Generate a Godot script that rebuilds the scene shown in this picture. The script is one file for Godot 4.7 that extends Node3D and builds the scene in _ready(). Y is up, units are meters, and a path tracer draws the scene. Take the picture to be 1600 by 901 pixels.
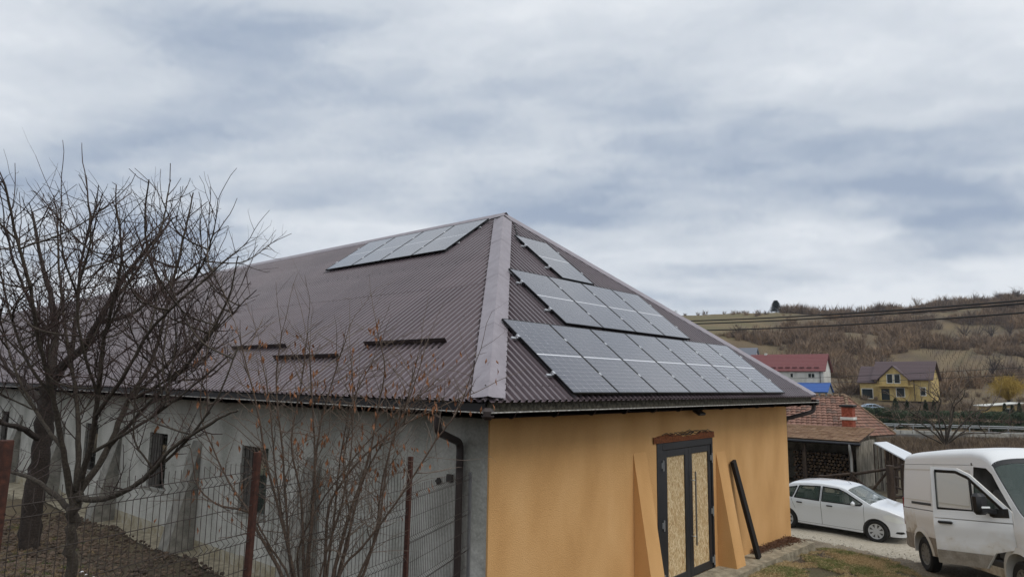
extends Node3D
# A metal-roofed hall with solar panels on a village hillside, under an overcast winter sky.

const FOCAL := 1061.576
const EYE := Vector3(-5.92, 3.564, 5.505)
const EYE_RIGHT := Vector3(0.65505451, 0.01496684, 0.75543338)
const EYE_UP := Vector3(-0.11362012, 0.99038634, 0.07890096)
const EYE_BACK := Vector3(-0.74699, -0.13751686, 0.65045757)
# main hall: eave corner nearest the camera at (0, HE, 0); the ochre gable wall runs along +x, the grey wall along -z
const HE := 3.37
const EW := 11.83
const TF := 0.813
const TS := 0.703
const LEN := 58.0
const DOOR_ANGLE := 0.75
const WX := 0.58
const WZ := -0.48

var M := {}
var rng := RandomNumberGenerator.new()
var taken := {}
var noise_a := FastNoiseLite.new()
var noise_b := FastNoiseLite.new()
var noise_c := FastNoiseLite.new()


class Geo:
	var v := PackedVector3Array()
	var n := PackedVector3Array()
	var t := PackedVector2Array()
	var c := PackedColorArray()
	var i := PackedInt32Array()
	var colored := false
	var uved := false
	var col := Color.WHITE

	func add(p: Vector3, nn: Vector3, uv := Vector2.ZERO) -> int:
		v.append(p)
		n.append(nn)
		t.append(uv)
		c.append(col)
		return v.size() - 1

	# corners run counter-clockwise seen from outside
	func tri(a: Vector3, b: Vector3, d: Vector3) -> void:
		var nn := (b - a).cross(d - a).normalized()
		var k := add(a, nn)
		add(b, nn)
		add(d, nn)
		i.append_array(PackedInt32Array([k, k + 2, k + 1]))

	func quad(a: Vector3, b: Vector3, d: Vector3, e: Vector3, ua := Vector2(0, 1), ub := Vector2(1, 1), ud := Vector2(1, 0), ue := Vector2(0, 0)) -> void:
		var nn := (d - a).cross(e - b).normalized()
		var k := add(a, nn, ua)
		add(b, nn, ub)
		add(d, nn, ud)
		add(e, nn, ue)
		i.append_array(PackedInt32Array([k, k + 2, k + 1, k, k + 3, k + 2]))

	func quad_n(a: Vector3, b: Vector3, d: Vector3, e: Vector3, na: Vector3, nb: Vector3, nd: Vector3, ne: Vector3) -> void:
		var k := add(a, na)
		add(b, nb)
		add(d, nd)
		add(e, ne)
		i.append_array(PackedInt32Array([k, k + 2, k + 1, k, k + 3, k + 2]))

	func box(lo: Vector3, hi: Vector3, bevel := 0.0) -> void:
		slab(Transform3D(Basis(), (lo + hi) / 2), hi - lo, bevel)

	func slab(x: Transform3D, size: Vector3, bevel := 0.0) -> void:
		var h := size / 2
		var b: float = min(bevel, min(h.x, min(h.y, h.z)) * 0.8)
		var axes := [[0, 1, 2], [1, 2, 0], [2, 0, 1]]
		for ax in axes:
			for s in [1.0, -1.0]:
				var q := []
				for k in [[-1.0, -1.0], [1.0, -1.0], [1.0, 1.0], [-1.0, 1.0]]:
					var p := Vector3.ZERO
					p[ax[0]] = h[ax[0]] * s
					p[ax[1]] = (h[ax[1]] - b) * k[0]
					p[ax[2]] = (h[ax[2]] - b) * k[1]
					q.append(x * p)
				if s > 0:
					quad(q[0], q[1], q[2], q[3])
				else:
					quad(q[3], q[2], q[1], q[0])
		if b <= 0:
			return
		for ax in axes:
			for s1 in [1.0, -1.0]:
				for s2 in [1.0, -1.0]:
					var p := []
					for e in [-1.0, 1.0]:
						for w in [0, 1]:
							var o := Vector3.ZERO
							o[ax[0]] = (h[ax[0]] - b) * e
							o[ax[1]] = (h[ax[1]] - (b if w == 1 else 0.0)) * s1
							o[ax[2]] = (h[ax[2]] - (b if w == 0 else 0.0)) * s2
							p.append(x * o)
					if s1 * s2 > 0:
						quad(p[0], p[2], p[3], p[1])
						fix_last(x, ax, s1, s2)
					else:
						quad(p[1], p[3], p[2], p[0])
						fix_last(x, ax, s1, s2)
		for sx in [1.0, -1.0]:
			for sy in [1.0, -1.0]:
				for sz in [1.0, -1.0]:
					var a := x * Vector3(h.x * sx, (h.y - b) * sy, (h.z - b) * sz)
					var d := x * Vector3((h.x - b) * sx, h.y * sy, (h.z - b) * sz)
					var e := x * Vector3((h.x - b) * sx, (h.y - b) * sy, h.z * sz)
					if sx * sy * sz > 0:
						tri(a, d, e)
					else:
						tri(a, e, d)

	# makes the last quad face outwards
	func fix_last(x: Transform3D, ax: Array, s1: float, s2: float) -> void:
		var o := Vector3.ZERO
		o[ax[1]] = s1
		o[ax[2]] = s2
		var out := (x.basis * o).normalized()
		var k := v.size() - 4
		if n[k].dot(out) < 0:
			for m in 4:
				n[k + m] = -n[k + m]
			var e := i.size() - 6
			for m in [0, 3]:
				var w := i[e + m + 1]
				i[e + m + 1] = i[e + m + 2]
				i[e + m + 2] = w

	func beam(a: Vector3, b: Vector3, w: float, h: float, up := Vector3.UP, bevel := 0.0) -> void:
		var d := (b - a).normalized()
		if absf(d.dot(up)) > 0.98:
			up = Vector3.RIGHT
		var z := d.cross(up).normalized()
		var y := z.cross(d)
		slab(Transform3D(Basis(d, y, z), (a + b) / 2), Vector3((b - a).length(), h, w), bevel)

	func tube(pts: Array, rads: Array, sides := 8, caps := true) -> void:
		var m := pts.size()
		var side := Vector3.ZERO
		var first := v.size()
		for k in m:
			var d: Vector3 = (pts[min(k + 1, m - 1)] - pts[max(k - 1, 0)])
			d = d.normalized()
			if k == 0:
				side = d.cross(Vector3.UP if absf(d.y) < 0.9 else Vector3.RIGHT).normalized()
			else:
				side = (side - d * side.dot(d)).normalized()
			var up := d.cross(side)
			for s in sides:
				var ang := TAU * s / sides
				var o := side * cos(ang) + up * sin(ang)
				add(pts[k] + o * rads[k], o, Vector2(float(s) / sides, k))
		for k in m - 1:
			for s in sides:
				var a := first + k * sides + s
				var b := first + k * sides + (s + 1) % sides
				i.append_array(PackedInt32Array([a, a + sides, b, b, a + sides, b + sides]))
		if caps:
			for e in [0, m - 1]:
				if rads[e] < 0.004:
					continue
				var d: Vector3 = (pts[0] - pts[1]).normalized() if e == 0 else (pts[m - 1] - pts[m - 2]).normalized()
				var mid := add(pts[e], d)
				var at := v.size()
				for s in sides:
					add(v[first + e * sides + s], d)
				for s in sides:
					if e == 0:
						i.append_array(PackedInt32Array([mid, at + s, at + (s + 1) % sides]))
					else:
						i.append_array(PackedInt32Array([mid, at + (s + 1) % sides, at + s]))

	# a flat outline in the x-y plane of x, thickened along its z from 0 to depth
	func prism(poly: PackedVector2Array, x: Transform3D, depth: float) -> void:
		var p := poly.duplicate()
		if Geometry2D.is_polygon_clockwise(p):
			p.reverse()
		var ids := Geometry2D.triangulate_polygon(p)
		for k in range(0, ids.size(), 3):
			var a := Vector3(p[ids[k]].x, p[ids[k]].y, 0)
			var b := Vector3(p[ids[k + 1]].x, p[ids[k + 1]].y, 0)
			var d := Vector3(p[ids[k + 2]].x, p[ids[k + 2]].y, 0)
			if (b - a).cross(d - a).z < 0:
				var w := b
				b = d
				d = w
			tri(x * (a + Vector3(0, 0, depth)), x * (b + Vector3(0, 0, depth)), x * (d + Vector3(0, 0, depth)))
			tri(x * a, x * d, x * b)
		for k in p.size():
			var a := p[k]
			var b := p[(k + 1) % p.size()]
			quad(x * Vector3(a.x, a.y, 0), x * Vector3(b.x, b.y, 0), x * Vector3(b.x, b.y, depth), x * Vector3(a.x, a.y, depth))

	# profile points (radius, height) turned round the y axis of x
	func lathe(prof: Array, x: Transform3D, sides := 24) -> void:
		for k in prof.size() - 1:
			var a: Vector2 = prof[k]
			var b: Vector2 = prof[k + 1]
			var d := (b - a)
			if d.length() < 1e-6:
				continue
			var nn := Vector2(d.y, -d.x).normalized()
			for s in sides:
				var q := []
				for w in [[a, s], [b, s], [b, s + 1], [a, s + 1]]:
					var ang: float = TAU * w[1] / sides
					q.append([Vector3(cos(ang) * w[0].x, w[0].y, sin(ang) * w[0].x), Vector3(cos(ang) * nn.x, nn.y, sin(ang) * nn.x)])
				quad_n(x * q[0][0], x * q[1][0], x * q[2][0], x * q[3][0], x.basis * q[0][1], x.basis * q[1][1], x.basis * q[2][1], x.basis * q[3][1])

	# a curved panel: the outline (less the holes) is cut from a grid and bent by shape(Vector2) -> Vector3
	func panel(poly: PackedVector2Array, holes: Array, cell: float, shape: Callable, side := 1.0) -> void:
		var lo := poly[0]
		var hi := poly[0]
		for p in poly:
			lo = lo.min(p)
			hi = hi.max(p)
		var nx := int(ceil((hi.x - lo.x) / cell))
		var ny := int(ceil((hi.y - lo.y) / cell))
		for ix in nx:
			for iy in ny:
				var a := lo + Vector2(ix, iy) * cell
				var sq := PackedVector2Array([a, a + Vector2(cell, 0), a + Vector2(cell, cell), a + Vector2(0, cell)])
				var pieces := Geometry2D.intersect_polygons(sq, poly)
				for h in holes:
					var left := []
					for q in pieces:
						left.append_array(Geometry2D.clip_polygons(q, h))
					pieces.assign(left)
				for q in pieces:
					var ids := Geometry2D.triangulate_polygon(q)
					var at := v.size()
					for p in q:
						var e := 0.004
						var du: Vector3 = shape.call(p + Vector2(e, 0)) - shape.call(p - Vector2(e, 0))
						var dv: Vector3 = shape.call(p + Vector2(0, e)) - shape.call(p - Vector2(0, e))
						add(shape.call(p), du.cross(dv).normalized() * side, p)
					for k in range(0, ids.size(), 3):
						var w: Vector3 = (v[at + ids[k + 1]] - v[at + ids[k]]).cross(v[at + ids[k + 2]] - v[at + ids[k]])
						if w.dot(n[at + ids[k]]) < 0:
							i.append_array(PackedInt32Array([at + ids[k], at + ids[k + 1], at + ids[k + 2]]))
						else:
							i.append_array(PackedInt32Array([at + ids[k], at + ids[k + 2], at + ids[k + 1]]))

	func mesh() -> ArrayMesh:
		var a := []
		a.resize(Mesh.ARRAY_MAX)
		a[Mesh.ARRAY_VERTEX] = v
		a[Mesh.ARRAY_NORMAL] = n
		if uved:
			a[Mesh.ARRAY_TEX_UV] = t
		if colored:
			a[Mesh.ARRAY_COLOR] = c
		a[Mesh.ARRAY_INDEX] = i
		var m := ArrayMesh.new()
		m.add_surface_from_arrays(Mesh.PRIMITIVE_TRIANGLES, a)
		return m


# ---------------------------------------------------------------- naming and adding
func numbered(called: String) -> String:
	if not taken.has(called):
		taken[called] = 0
		return called
	taken[called] += 1
	return "%s_%03d" % [called, taken[called]]


func thing(called: String, label: String, category: String, at := Vector3.ZERO, group := "") -> Node3D:
	var o := Node3D.new()
	o.name = numbered(called)
	add_child(o)
	o.position = at
	tag(o, label, category, group)
	return o


func tag(o: Node, label: String, category: String, group := "") -> Node:
	o.set_meta("label", label)
	o.set_meta("category", category)
	if group:
		o.set_meta("group", group)
	return o


func put(called: String, g: Geo, m: Material, parent: Node = null) -> MeshInstance3D:
	return put_mesh(called, g.mesh(), m, parent)


func put_mesh(called: String, mesh: Mesh, m: Material, parent: Node = null, x := Transform3D()) -> MeshInstance3D:
	var o := MeshInstance3D.new()
	o.mesh = mesh
	o.material_override = m
	o.transform = x
	if parent == null:
		o.name = numbered(called)
		add_child(o)
	else:
		o.name = called
		parent.add_child(o, true)
	return o


func structure(called: String, g: Geo, m: Material) -> MeshInstance3D:
	var o := put(called, g, m)
	o.set_meta("kind", "structure")
	return o


func scatter(called: String, mesh: Mesh, m: Material, places: Array, colors: Array, label: String, category: String) -> MultiMeshInstance3D:
	var mm := MultiMesh.new()
	mm.transform_format = MultiMesh.TRANSFORM_3D
	mm.use_colors = colors.size() > 0
	mm.mesh = mesh
	mm.instance_count = places.size()
	for k in places.size():
		mm.set_instance_transform(k, places[k])
		if colors.size() > 0:
			mm.set_instance_color(k, colors[k])
	var o := MultiMeshInstance3D.new()
	o.multimesh = mm
	o.material_override = m
	o.name = numbered(called)
	add_child(o)
	o.set_meta("kind", "stuff")
	tag(o, label, category)
	return o


# a point seen at a place of the photograph, that many metres deep
func at(px: float, py: float, depth: float) -> Vector3:
	return EYE + (EYE_RIGHT * ((px - 800.0) / FOCAL) - EYE_UP * ((py - 450.5) / FOCAL) - EYE_BACK) * depth


# ---------------------------------------------------------------- materials
func lin(r: float, g: float, b: float) -> Color:
	return Color(r, g, b).linear_to_srgb()


func plain(c: Color, rough: float, metal := 0.0, spec := 0.5) -> StandardMaterial3D:
	var m := StandardMaterial3D.new()
	m.albedo_color = c
	m.roughness = rough
	m.metallic = metal
	m.metallic_specular = spec
	return m


func noise_image(seed_: int, freq: float, octaves: int, w: int, h: int) -> Image:
	var f := FastNoiseLite.new()
	f.seed = seed_
	f.noise_type = FastNoiseLite.TYPE_SIMPLEX_SMOOTH
	f.frequency = freq
	f.fractal_octaves = octaves
	return f.get_seamless_image(w, h)


# a tiling colour texture from coarse and fine noise between three colours (sRGB)
func mottle(seed_: int, a: Color, b: Color, c: Color, coarse: float, fine: float, stretch := Vector2.ONE, size := 512, fine_amount := 0.35) -> ImageTexture:
	# long features: the coarse noise is made squat and drawn out downwards
	var k_ := 4 if stretch.y < 0.35 else (2 if stretch.y < 0.8 else 1)
	var n1 := noise_image(seed_, coarse, 4, size, size / k_)
	var n2 := noise_image(seed_ + 7, fine, 3, size, size)
	var d1 := n1.get_data()
	var d2 := n2.get_data()
	var px := PackedByteArray()
	px.resize(size * size * 3)
	for y in size:
		for x in size:
			var yf := float(y) / k_
			var y0 := int(yf) % (size / k_)
			var y1 := (y0 + 1) % (size / k_)
			var q := lerpf(d1[y0 * size + x], d1[y1 * size + x], yf - int(yf)) / 255.0
			var f: float = d2[y * size + x] / 255.0
			var s := clampf(q * (1.0 - fine_amount) + f * fine_amount, 0, 1)
			s = clampf((s - 0.5) * 1.7 + 0.5, 0, 1)
			var k := a.lerp(b, s * 2) if s < 0.5 else b.lerp(c, s * 2 - 1)
			var at_ := (y * size + x) * 3
			px[at_] = int(k.r * 255)
			px[at_ + 1] = int(k.g * 255)
			px[at_ + 2] = int(k.b * 255)
	return ImageTexture.create_from_image(Image.create_from_data(size, size, false, Image.FORMAT_RGB8, px))


func relief(seed_: int, freq: float, octaves: int, strength: float, size := 512) -> ImageTexture:
	var im := noise_image(seed_, freq, octaves, size, size)
	im.convert(Image.FORMAT_RGBA8)
	im.bump_map_to_normal_map(strength)
	return ImageTexture.create_from_image(im)


func surfaced(tex: Texture2D, rough: float, repeat: float, bump: Texture2D = null, bump_scale := 1.0, world := true, metal := 0.0) -> StandardMaterial3D:
	var m := StandardMaterial3D.new()
	m.albedo_texture = tex
	m.roughness = rough
	m.metallic = metal
	m.uv1_triplanar = true
	m.uv1_world_triplanar = world
	m.uv1_scale = Vector3.ONE * repeat
	if bump:
		m.normal_enabled = true
		m.normal_texture = bump
		m.normal_scale = bump_scale
	return m


func rgb(r: int, g: int, b: int) -> Color:
	return Color(r / 255.0, g / 255.0, b / 255.0)


func make_materials() -> void:
	var fine_bump := relief(11, 0.09, 3, 3.0)
	var mid_bump := relief(12, 0.03, 4, 5.0)
	M.ochre = surfaced(mottle(21, rgb(202, 154, 97), rgb(215, 167, 109), rgb(224, 178, 121), 0.007, 0.3, Vector2(1, 0.5), 1024, 0.42), 0.92, 0.13, relief(13, 0.45, 2, 1.6, 1024), 0.5)
	M.grey_plaster = surfaced(mottle(22, rgb(158, 157, 148), rgb(184, 182, 174), rgb(200, 198, 190), 0.008, 0.12, Vector2(1, 0.5)), 0.93, 0.3, mid_bump, 0.4)
	M.concrete = surfaced(mottle(23, rgb(120, 113, 96), rgb(150, 141, 121), rgb(173, 164, 143), 0.012, 0.11), 0.95, 0.6, mid_bump, 0.8)
	M.grey_concrete = surfaced(mottle(24, rgb(112, 110, 103), rgb(136, 133, 125), rgb(154, 150, 141), 0.012, 0.1), 0.95, 0.6, mid_bump, 0.6)
	M.roofs = []
	for k in 4:
		var w: int = [0, 3, -3, 5][k]
		M.roofs.append(surfaced(mottle(25, rgb(90 + w, 79 + w, 83 + w), rgb(100 + w, 89 + w, 93 + w), rgb(109 + w, 98 + w, 102 + w), 0.01, 0.05, Vector2.ONE, 256), [0.3, 0.33, 0.28, 0.36][k], 0.35))
	M.cap = surfaced(mottle(26, rgb(128, 121, 127), rgb(140, 133, 139), rgb(150, 144, 150), 0.014, 0.06), 0.45, 0.5)
	M.brown_metal = plain(rgb(52, 42, 40), 0.42)
	M.gutter_inside = surfaced(mottle(27, rgb(90, 84, 78), rgb(160, 157, 150), rgb(205, 203, 198), 0.02, 0.08), 0.6, 1.0)
	M.fascia = surfaced(mottle(28, rgb(52, 48, 40), rgb(86, 80, 68), rgb(118, 112, 96), 0.03, 0.14), 0.95, 0.9, mid_bump, 0.8)
	M.dark_trim = plain(rgb(38, 33, 33), 0.5)
	M.anthracite = plain(rgb(38, 40, 45), 0.4)
	M.steel = plain(rgb(168, 166, 160), 0.32, 0.85)
	M.hinge = plain(rgb(150, 153, 155), 0.4, 0.3)
	M.lintel = surfaced(mottle(29, rgb(84, 46, 26), rgb(128, 74, 42), rgb(160, 98, 58), 0.02, 0.12), 0.95, 1.6, mid_bump, 1.0)
	M.tar_black = plain(rgb(24, 20, 19), 0.75)
	M.black_plastic = plain(rgb(22, 22, 23), 0.45)
	M.rubber = plain(rgb(30, 29, 28), 0.85)
	M.cable = plain(rgb(26, 25, 26), 0.6)
	M.rust = surfaced(mottle(30, rgb(44, 26, 20), rgb(64, 37, 28), rgb(88, 50, 36), 0.03, 0.16), 0.9, 1.5)
	M.wire = plain(rgb(66, 58, 53), 0.6, 0.3)
	M.zinc_post = plain(rgb(112, 112, 112), 0.6, 0.3)
	M.bark_light = surfaced(mottle(31, rgb(48, 42, 36), rgb(72, 64, 55), rgb(100, 92, 80), 0.03, 0.15), 0.95, 2.2, fine_bump, 1.2, false)
	M.bark_dark = surfaced(mottle(32, rgb(34, 29, 26), rgb(54, 46, 41), rgb(78, 68, 60), 0.03, 0.15), 0.95, 1.6, mid_bump, 1.6, false)
	M.twig = plain(rgb(66, 51, 46), 0.85)
	M.twig_dark = plain(rgb(46, 37, 34), 0.85)
	M.hazel_stem = surfaced(mottle(33, rgb(70, 58, 50), rgb(98, 82, 70), rgb(126, 110, 96), 0.03, 0.15), 0.9, 3.0, fine_bump, 0.6, false)
	M.hazel_twig = plain(rgb(112, 98, 86), 0.85)
	M.dry_leaf = plain(rgb(128, 86, 58), 0.85)
	M.dry_leaf.backlight_enabled = true
	M.dry_leaf.backlight = rgb(60, 36, 18)
	M.cell = plain(rgb(22, 25, 50), 0.08, 0.0, 0.45)
	M.cell.clearcoat_enabled = true
	M.cell.clearcoat = 1.0
	M.cell.clearcoat_roughness = 0.08
	M.backsheet = plain(rgb(226, 228, 233), 0.15)
	M.panel_frame = plain(rgb(20, 20, 23), 0.4, 0.4)
	M.aluminium = plain(rgb(205, 207, 210), 0.35, 0.7)
	M.osb = StandardMaterial3D.new()
	M.osb.albedo_texture = osb_texture()
	M.osb.roughness = 0.85
	M.glass_dark = plain(rgb(38, 44, 44), 0.06, 0.0, 0.5)
	M.glass = StandardMaterial3D.new()
	M.glass.albedo_color = Color(0.45, 0.54, 0.5, 0.2)
	M.glass.transparency = BaseMaterial3D.TRANSPARENCY_ALPHA
	M.glass.roughness = 0.03
	M.seat_cloth = plain(rgb(92, 90, 87), 0.95)
	M.board = surfaced(mottle(34, rgb(66, 62, 58), rgb(88, 84, 78), rgb(104, 100, 92), 0.02, 0.1, Vector2(1, 0.2)), 0.9, 1.0)


# strands of wood pressed in all directions
func osb_texture() -> ImageTexture:
	var r := RandomNumberGenerator.new()
	r.seed = 77
	var w := 256
	var h := 768
	var im := Image.create(w, h, false, Image.FORMAT_RGB8)
	im.fill(rgb(190, 162, 118))
	for k in 3000:
		var p := Vector2(r.randf() * w, r.randf() * h)
		var ang := r.randfn(PI / 2, 0.55)
		var d := Vector2(cos(ang), sin(ang))
		var e := Vector2(-d.y, d.x)
		var long := r.randf_range(14, 46)
		var wide := r.randf_range(2.5, 8)
		var q := r.randf()
		var c := rgb(206, 180, 136).lerp(rgb(232, 214, 176), r.randf()) if q < 0.6 else rgb(192, 160, 112).lerp(rgb(164, 130, 88), r.randf())
		for s in int(long):
			for u in int(wide):
				var x := p + d * (s - long / 2) + e * (u - wide / 2)
				im.set_pixel(posmod(int(x.x), w), posmod(int(x.y), h), c)
	return ImageTexture.create_from_image(im)


# ---------------------------------------------------------------- camera, sky, sun
func look() -> void:
	var cam := Camera3D.new()
	cam.name = "camera"
	add_child(cam)
	cam.transform = Transform3D(Basis(EYE_RIGHT, EYE_UP, EYE_BACK).orthonormalized(), EYE)
	cam.fov = rad_to_deg(2 * atan(450.5 / FOCAL))
	cam.near = 0.1
	cam.far = 4000
	cam.current = true
	var sky := Sky.new()
	var pano := PanoramaSkyMaterial.new()
	pano.panorama = clouds()
	sky.sky_material = pano
	var env := Environment.new()
	env.background_mode = Environment.BG_SKY
	env.sky = sky
	env.background_energy_multiplier = 1.0
	env.tonemap_mode = Environment.TONE_MAPPER_LINEAR
	env.tonemap_exposure = 1.0
	env.sdfgi_enabled = true
	env.ssao_enabled = true
	env.ssil_enabled = true
	# thin winter haze over the valley
	env.fog_enabled = true
	env.fog_density = 0.00015
	env.fog_light_color = Color(0.8, 0.84, 0.9)
	var we := WorldEnvironment.new()
	we.name = "air"
	we.environment = env
	add_child(we)
	var sun := DirectionalLight3D.new()
	sun.name = "sun"
	sun.light_energy = 0.5
	sun.light_color = Color(1.0, 0.98, 0.95)
	sun.light_angular_distance = 40.0
	sun.shadow_enabled = true
	add_child(sun)
	# the brightest part of the cloud stands high, in front of the ochre wall and to its right
	sun.look_at_from_position(Vector3(0.5, 13, 9), Vector3.ZERO, Vector3.UP)


# cloud decks seen from below, stretched towards the horizon as flat layers are
func clouds() -> ImageTexture:
	var w := 1536
	var h := 768
	var f1 := FastNoiseLite.new()
	f1.seed = 5
	f1.noise_type = FastNoiseLite.TYPE_SIMPLEX_SMOOTH
	f1.frequency = 0.55
	f1.fractal_octaves = 6
	f1.fractal_gain = 0.56
	f1.domain_warp_enabled = true
	f1.domain_warp_amplitude = 0.6
	f1.domain_warp_frequency = 0.5
	var f2 := FastNoiseLite.new()
	f2.seed = 19
	f2.noise_type = FastNoiseLite.TYPE_SIMPLEX_SMOOTH
	f2.frequency = 0.28
	f2.fractal_octaves = 4
	var white := Color(0.9, 0.92, 0.945)
	var grey := Color(0.795, 0.827, 0.868)
	var blue := Color(0.635, 0.69, 0.77)
	var px := PackedByteArray()
	px.resize(w * h * 3)
	for y in h:
		var lat := PI / 2 - PI * (y + 0.5) / h
		for x in w:
			var o := (y * w + x) * 3
			var c := grey
			if lat > -0.03:
				var lon := TAU * (x + 0.5) / w
				var dir := Vector3(sin(lon) * cos(lat), sin(lat), -cos(lon) * cos(lat))
				var k := 1.0 / (maxf(dir.y, 0.0) + 0.16)
				var p := Vector2(dir.x, dir.z) * k
				# the decks lie in long rolls
				var q := Vector2(p.dot(Vector2(0.82, -0.57)), p.dot(Vector2(0.57, 0.82)) * 0.62)
				var a := f1.get_noise_2d(q.x * 1.6, q.y * 1.6)
				a += 0.22 * f1.get_noise_2d(q.x * 6.5 + 9, q.y * 5.0)
				var b := f2.get_noise_2d(q.x * 1.3 + 40, q.y * 1.3)
				var s := 0.6 + a * 1.05 + b * 0.55
				# thinner, brighter cloud low over the hills all round
				s += 0.3 * exp(-pow((dir.y - 0.14) / 0.07, 2)) - 0.06 * exp(-pow((dir.y - 0.29) / 0.08, 2)) + 0.1 * smoothstep(0.36, 0.5, dir.y)
				# one heavier bank of cloud and the break below it
				var az := wrapf(atan2(dir.x, -dir.z) - 1.42, -PI, PI)
				s -= 0.42 * exp(-pow(az / 0.24, 2) - pow((dir.y - 0.265 + az * 0.05) / 0.045, 2))
				s += 0.25 * exp(-pow((az + 0.15) / 0.25, 2) - pow((dir.y - 0.165) / 0.03, 2))
				s = clampf(s, 0.0, 1.0)
				c = blue.lerp(grey, s * 2) if s < 0.5 else grey.lerp(white, s * 2 - 1)
			px[o] = int(c.r * 255)
			px[o + 1] = int(c.g * 255)
			px[o + 2] = int(c.b * 255)
	return ImageTexture.create_from_image(Image.create_from_data(w, h, false, Image.FORMAT_RGB8, px))


# ---------------------------------------------------------------- ground
const SPOTS := [
	[-5.9, 5.5, 1.9], [-9.0, 6.0, 2.3], [-9.0, 0.0, 1.75], [-5.05, 1.68, 1.55], [-3.4, 0.92, 1.35], [-1.47, 0.34, 1.05], [0.2, -0.4, 0.6],
	[-3.9, -1.0, 1.28], [-2.0, -9.1, 0.55], [-0.05, -6.0, 0.27], [-0.05, -9.0, 0.25], [-0.05, -13.0, 0.22], [-0.05, -20.0, 0.2], [-4.0, -6.0, 0.88],
	[-4.0, -13.0, 0.9], [-8.0, -12.0, 1.5], [-8.0, -6.0, 1.6], [-0.1, -3.0, 0.36], [-2.2, -3.0, 0.8], [0.6, 1.2, 0.55], [3.0, 1.0, 0.2],
	[5.5, 0.6, -0.06], [8.0, 0.5, -0.03], [9.5, 0.5, -0.08], [10.9, 0.5, -0.17], [9.5, 1.6, -0.12], [10.96, 2.35, -0.2], [7.88, 4.27, 0.19], [9.4, 3.3, 0.0], [11.86, 3.8, -0.2], [8.8, 5.72, 0.19],
	[10.3, 4.8, 0.0], [2.0, 3.0, 0.75], [0.0, 5.0, 1.3], [5.0, 6.0, 0.7], [3.5, 3.0, 0.5], [15.27, 0.41, -0.62], [15.45, -2.02, -0.62], [13.0, 1.5, -0.42],
	[12.0, -0.5, -0.32], [13.0, -4.0, -0.5], [16.0, -8.0, -0.8], [13.0, 5.0, -0.36], [16.0, 4.0, -0.6], [18.0, 0.0, -0.72], [17.0, 1.0, -0.66], [17.0, -3.0, -0.68]]
const FLOOR := [[-500, 40], [-60, 9], [-10, 3.2], [0, 2.0], [14, 0.2], [24, -0.75], [34, -0.95], [60, -1.7], [73, -2.2], [88, -1.6], [120, -0.5], [140, -0.2], [152, 1.0]]
const CREST := [[-600, 6], [-200, 12], [-80, 22], [0, 40], [93, 46], [140, 46.5], [180, 45.0], [215, 50], [251, 54], [287, 58.5], [400, 66], [900, 70]]


func table(t: Array, x: float) -> float:
	if x <= t[0][0]:
		return t[0][1]
	for k in t.size() - 1:
		if x < t[k + 1][0]:
			var s: float = (x - t[k][0]) / float(t[k + 1][0] - t[k][0])
			s = s * s * (3 - 2 * s) * 0.5 + s * 0.5
			return lerpf(t[k][1], t[k + 1][1], s)
	return t[t.size() - 1][1]


func depth_of(x: float, z: float) -> float:
	return (x - EYE.x) * 0.7542 - (z - EYE.z) * 0.6567


func across_of(x: float, z: float) -> float:
	return (x - EYE.x) * 0.6551 + (z - EYE.z) * 0.7555


func spot(t: float, l: float) -> Vector2:
	return Vector2(EYE.x + 0.7542 * t + 0.6551 * l, EYE.z - 0.6567 * t + 0.7555 * l)


func far_ground(x: float, z: float) -> float:
	var t := depth_of(x, z)
	var l := across_of(x, z)
	var y := table(FLOOR, t)
	if t > 140:
		var s := clampf((t - 140.0) / 240.0, 0, 1)
		s = lerpf(s, s * s * (3 - 2 * s), 0.45)
		s += 0.035 * sin(t * 0.052 + l * 0.013) * s * (1.0 - s) * 4.0
		var top := table(CREST, l) - 3.0
		y = maxf(lerpf(1.0, top, s), y) if s > 0 else y
		if t > 380:
			y = top - (t - 380) * 0.02
		y += noise_a.get_noise_2d(x * 0.6, z * 0.6) * 2.2 * clampf((t - 150) / 80, 0, 1)
	return y


func ground_at(x: float, z: float) -> float:
	var d := Vector2(x - 5.0, z + 1.0).length()
	var far := far_ground(x, z) if d > 14 else 0.0
	if d > 26:
		return far
	var sum := 0.0
	var weight := 0.0
	for s in SPOTS:
		var q: float = (x - s[0]) * (x - s[0]) + (z - s[1]) * (z - s[1]) + 0.02
		var w := 1.0 / (q * sqrt(q))
		sum += s[2] * w
		weight += w
	var near := sum / weight
	if d <= 14:
		return near
	return lerpf(near, far, smoothstep(14.0, 26.0, d))


func stops(lo: float, hi: float, step: float, out_lo: float, out_hi: float) -> PackedFloat32Array:
	var a := []
	var x := lo
	while x < hi:
		a.append(x)
		x += step
	a.append(hi)
	var s := step
	x = hi
	while x < out_hi:
		s = minf(s * 1.09, 9.0 if x < 470 else 60.0)
		x += s
		a.append(x)
	s = step
	x = lo
	while x > out_lo:
		s = minf(s * 1.11, 9.0 if x > -250 else 60.0)
		x -= s
		a.push_front(x)
	return PackedFloat32Array(a)


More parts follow.
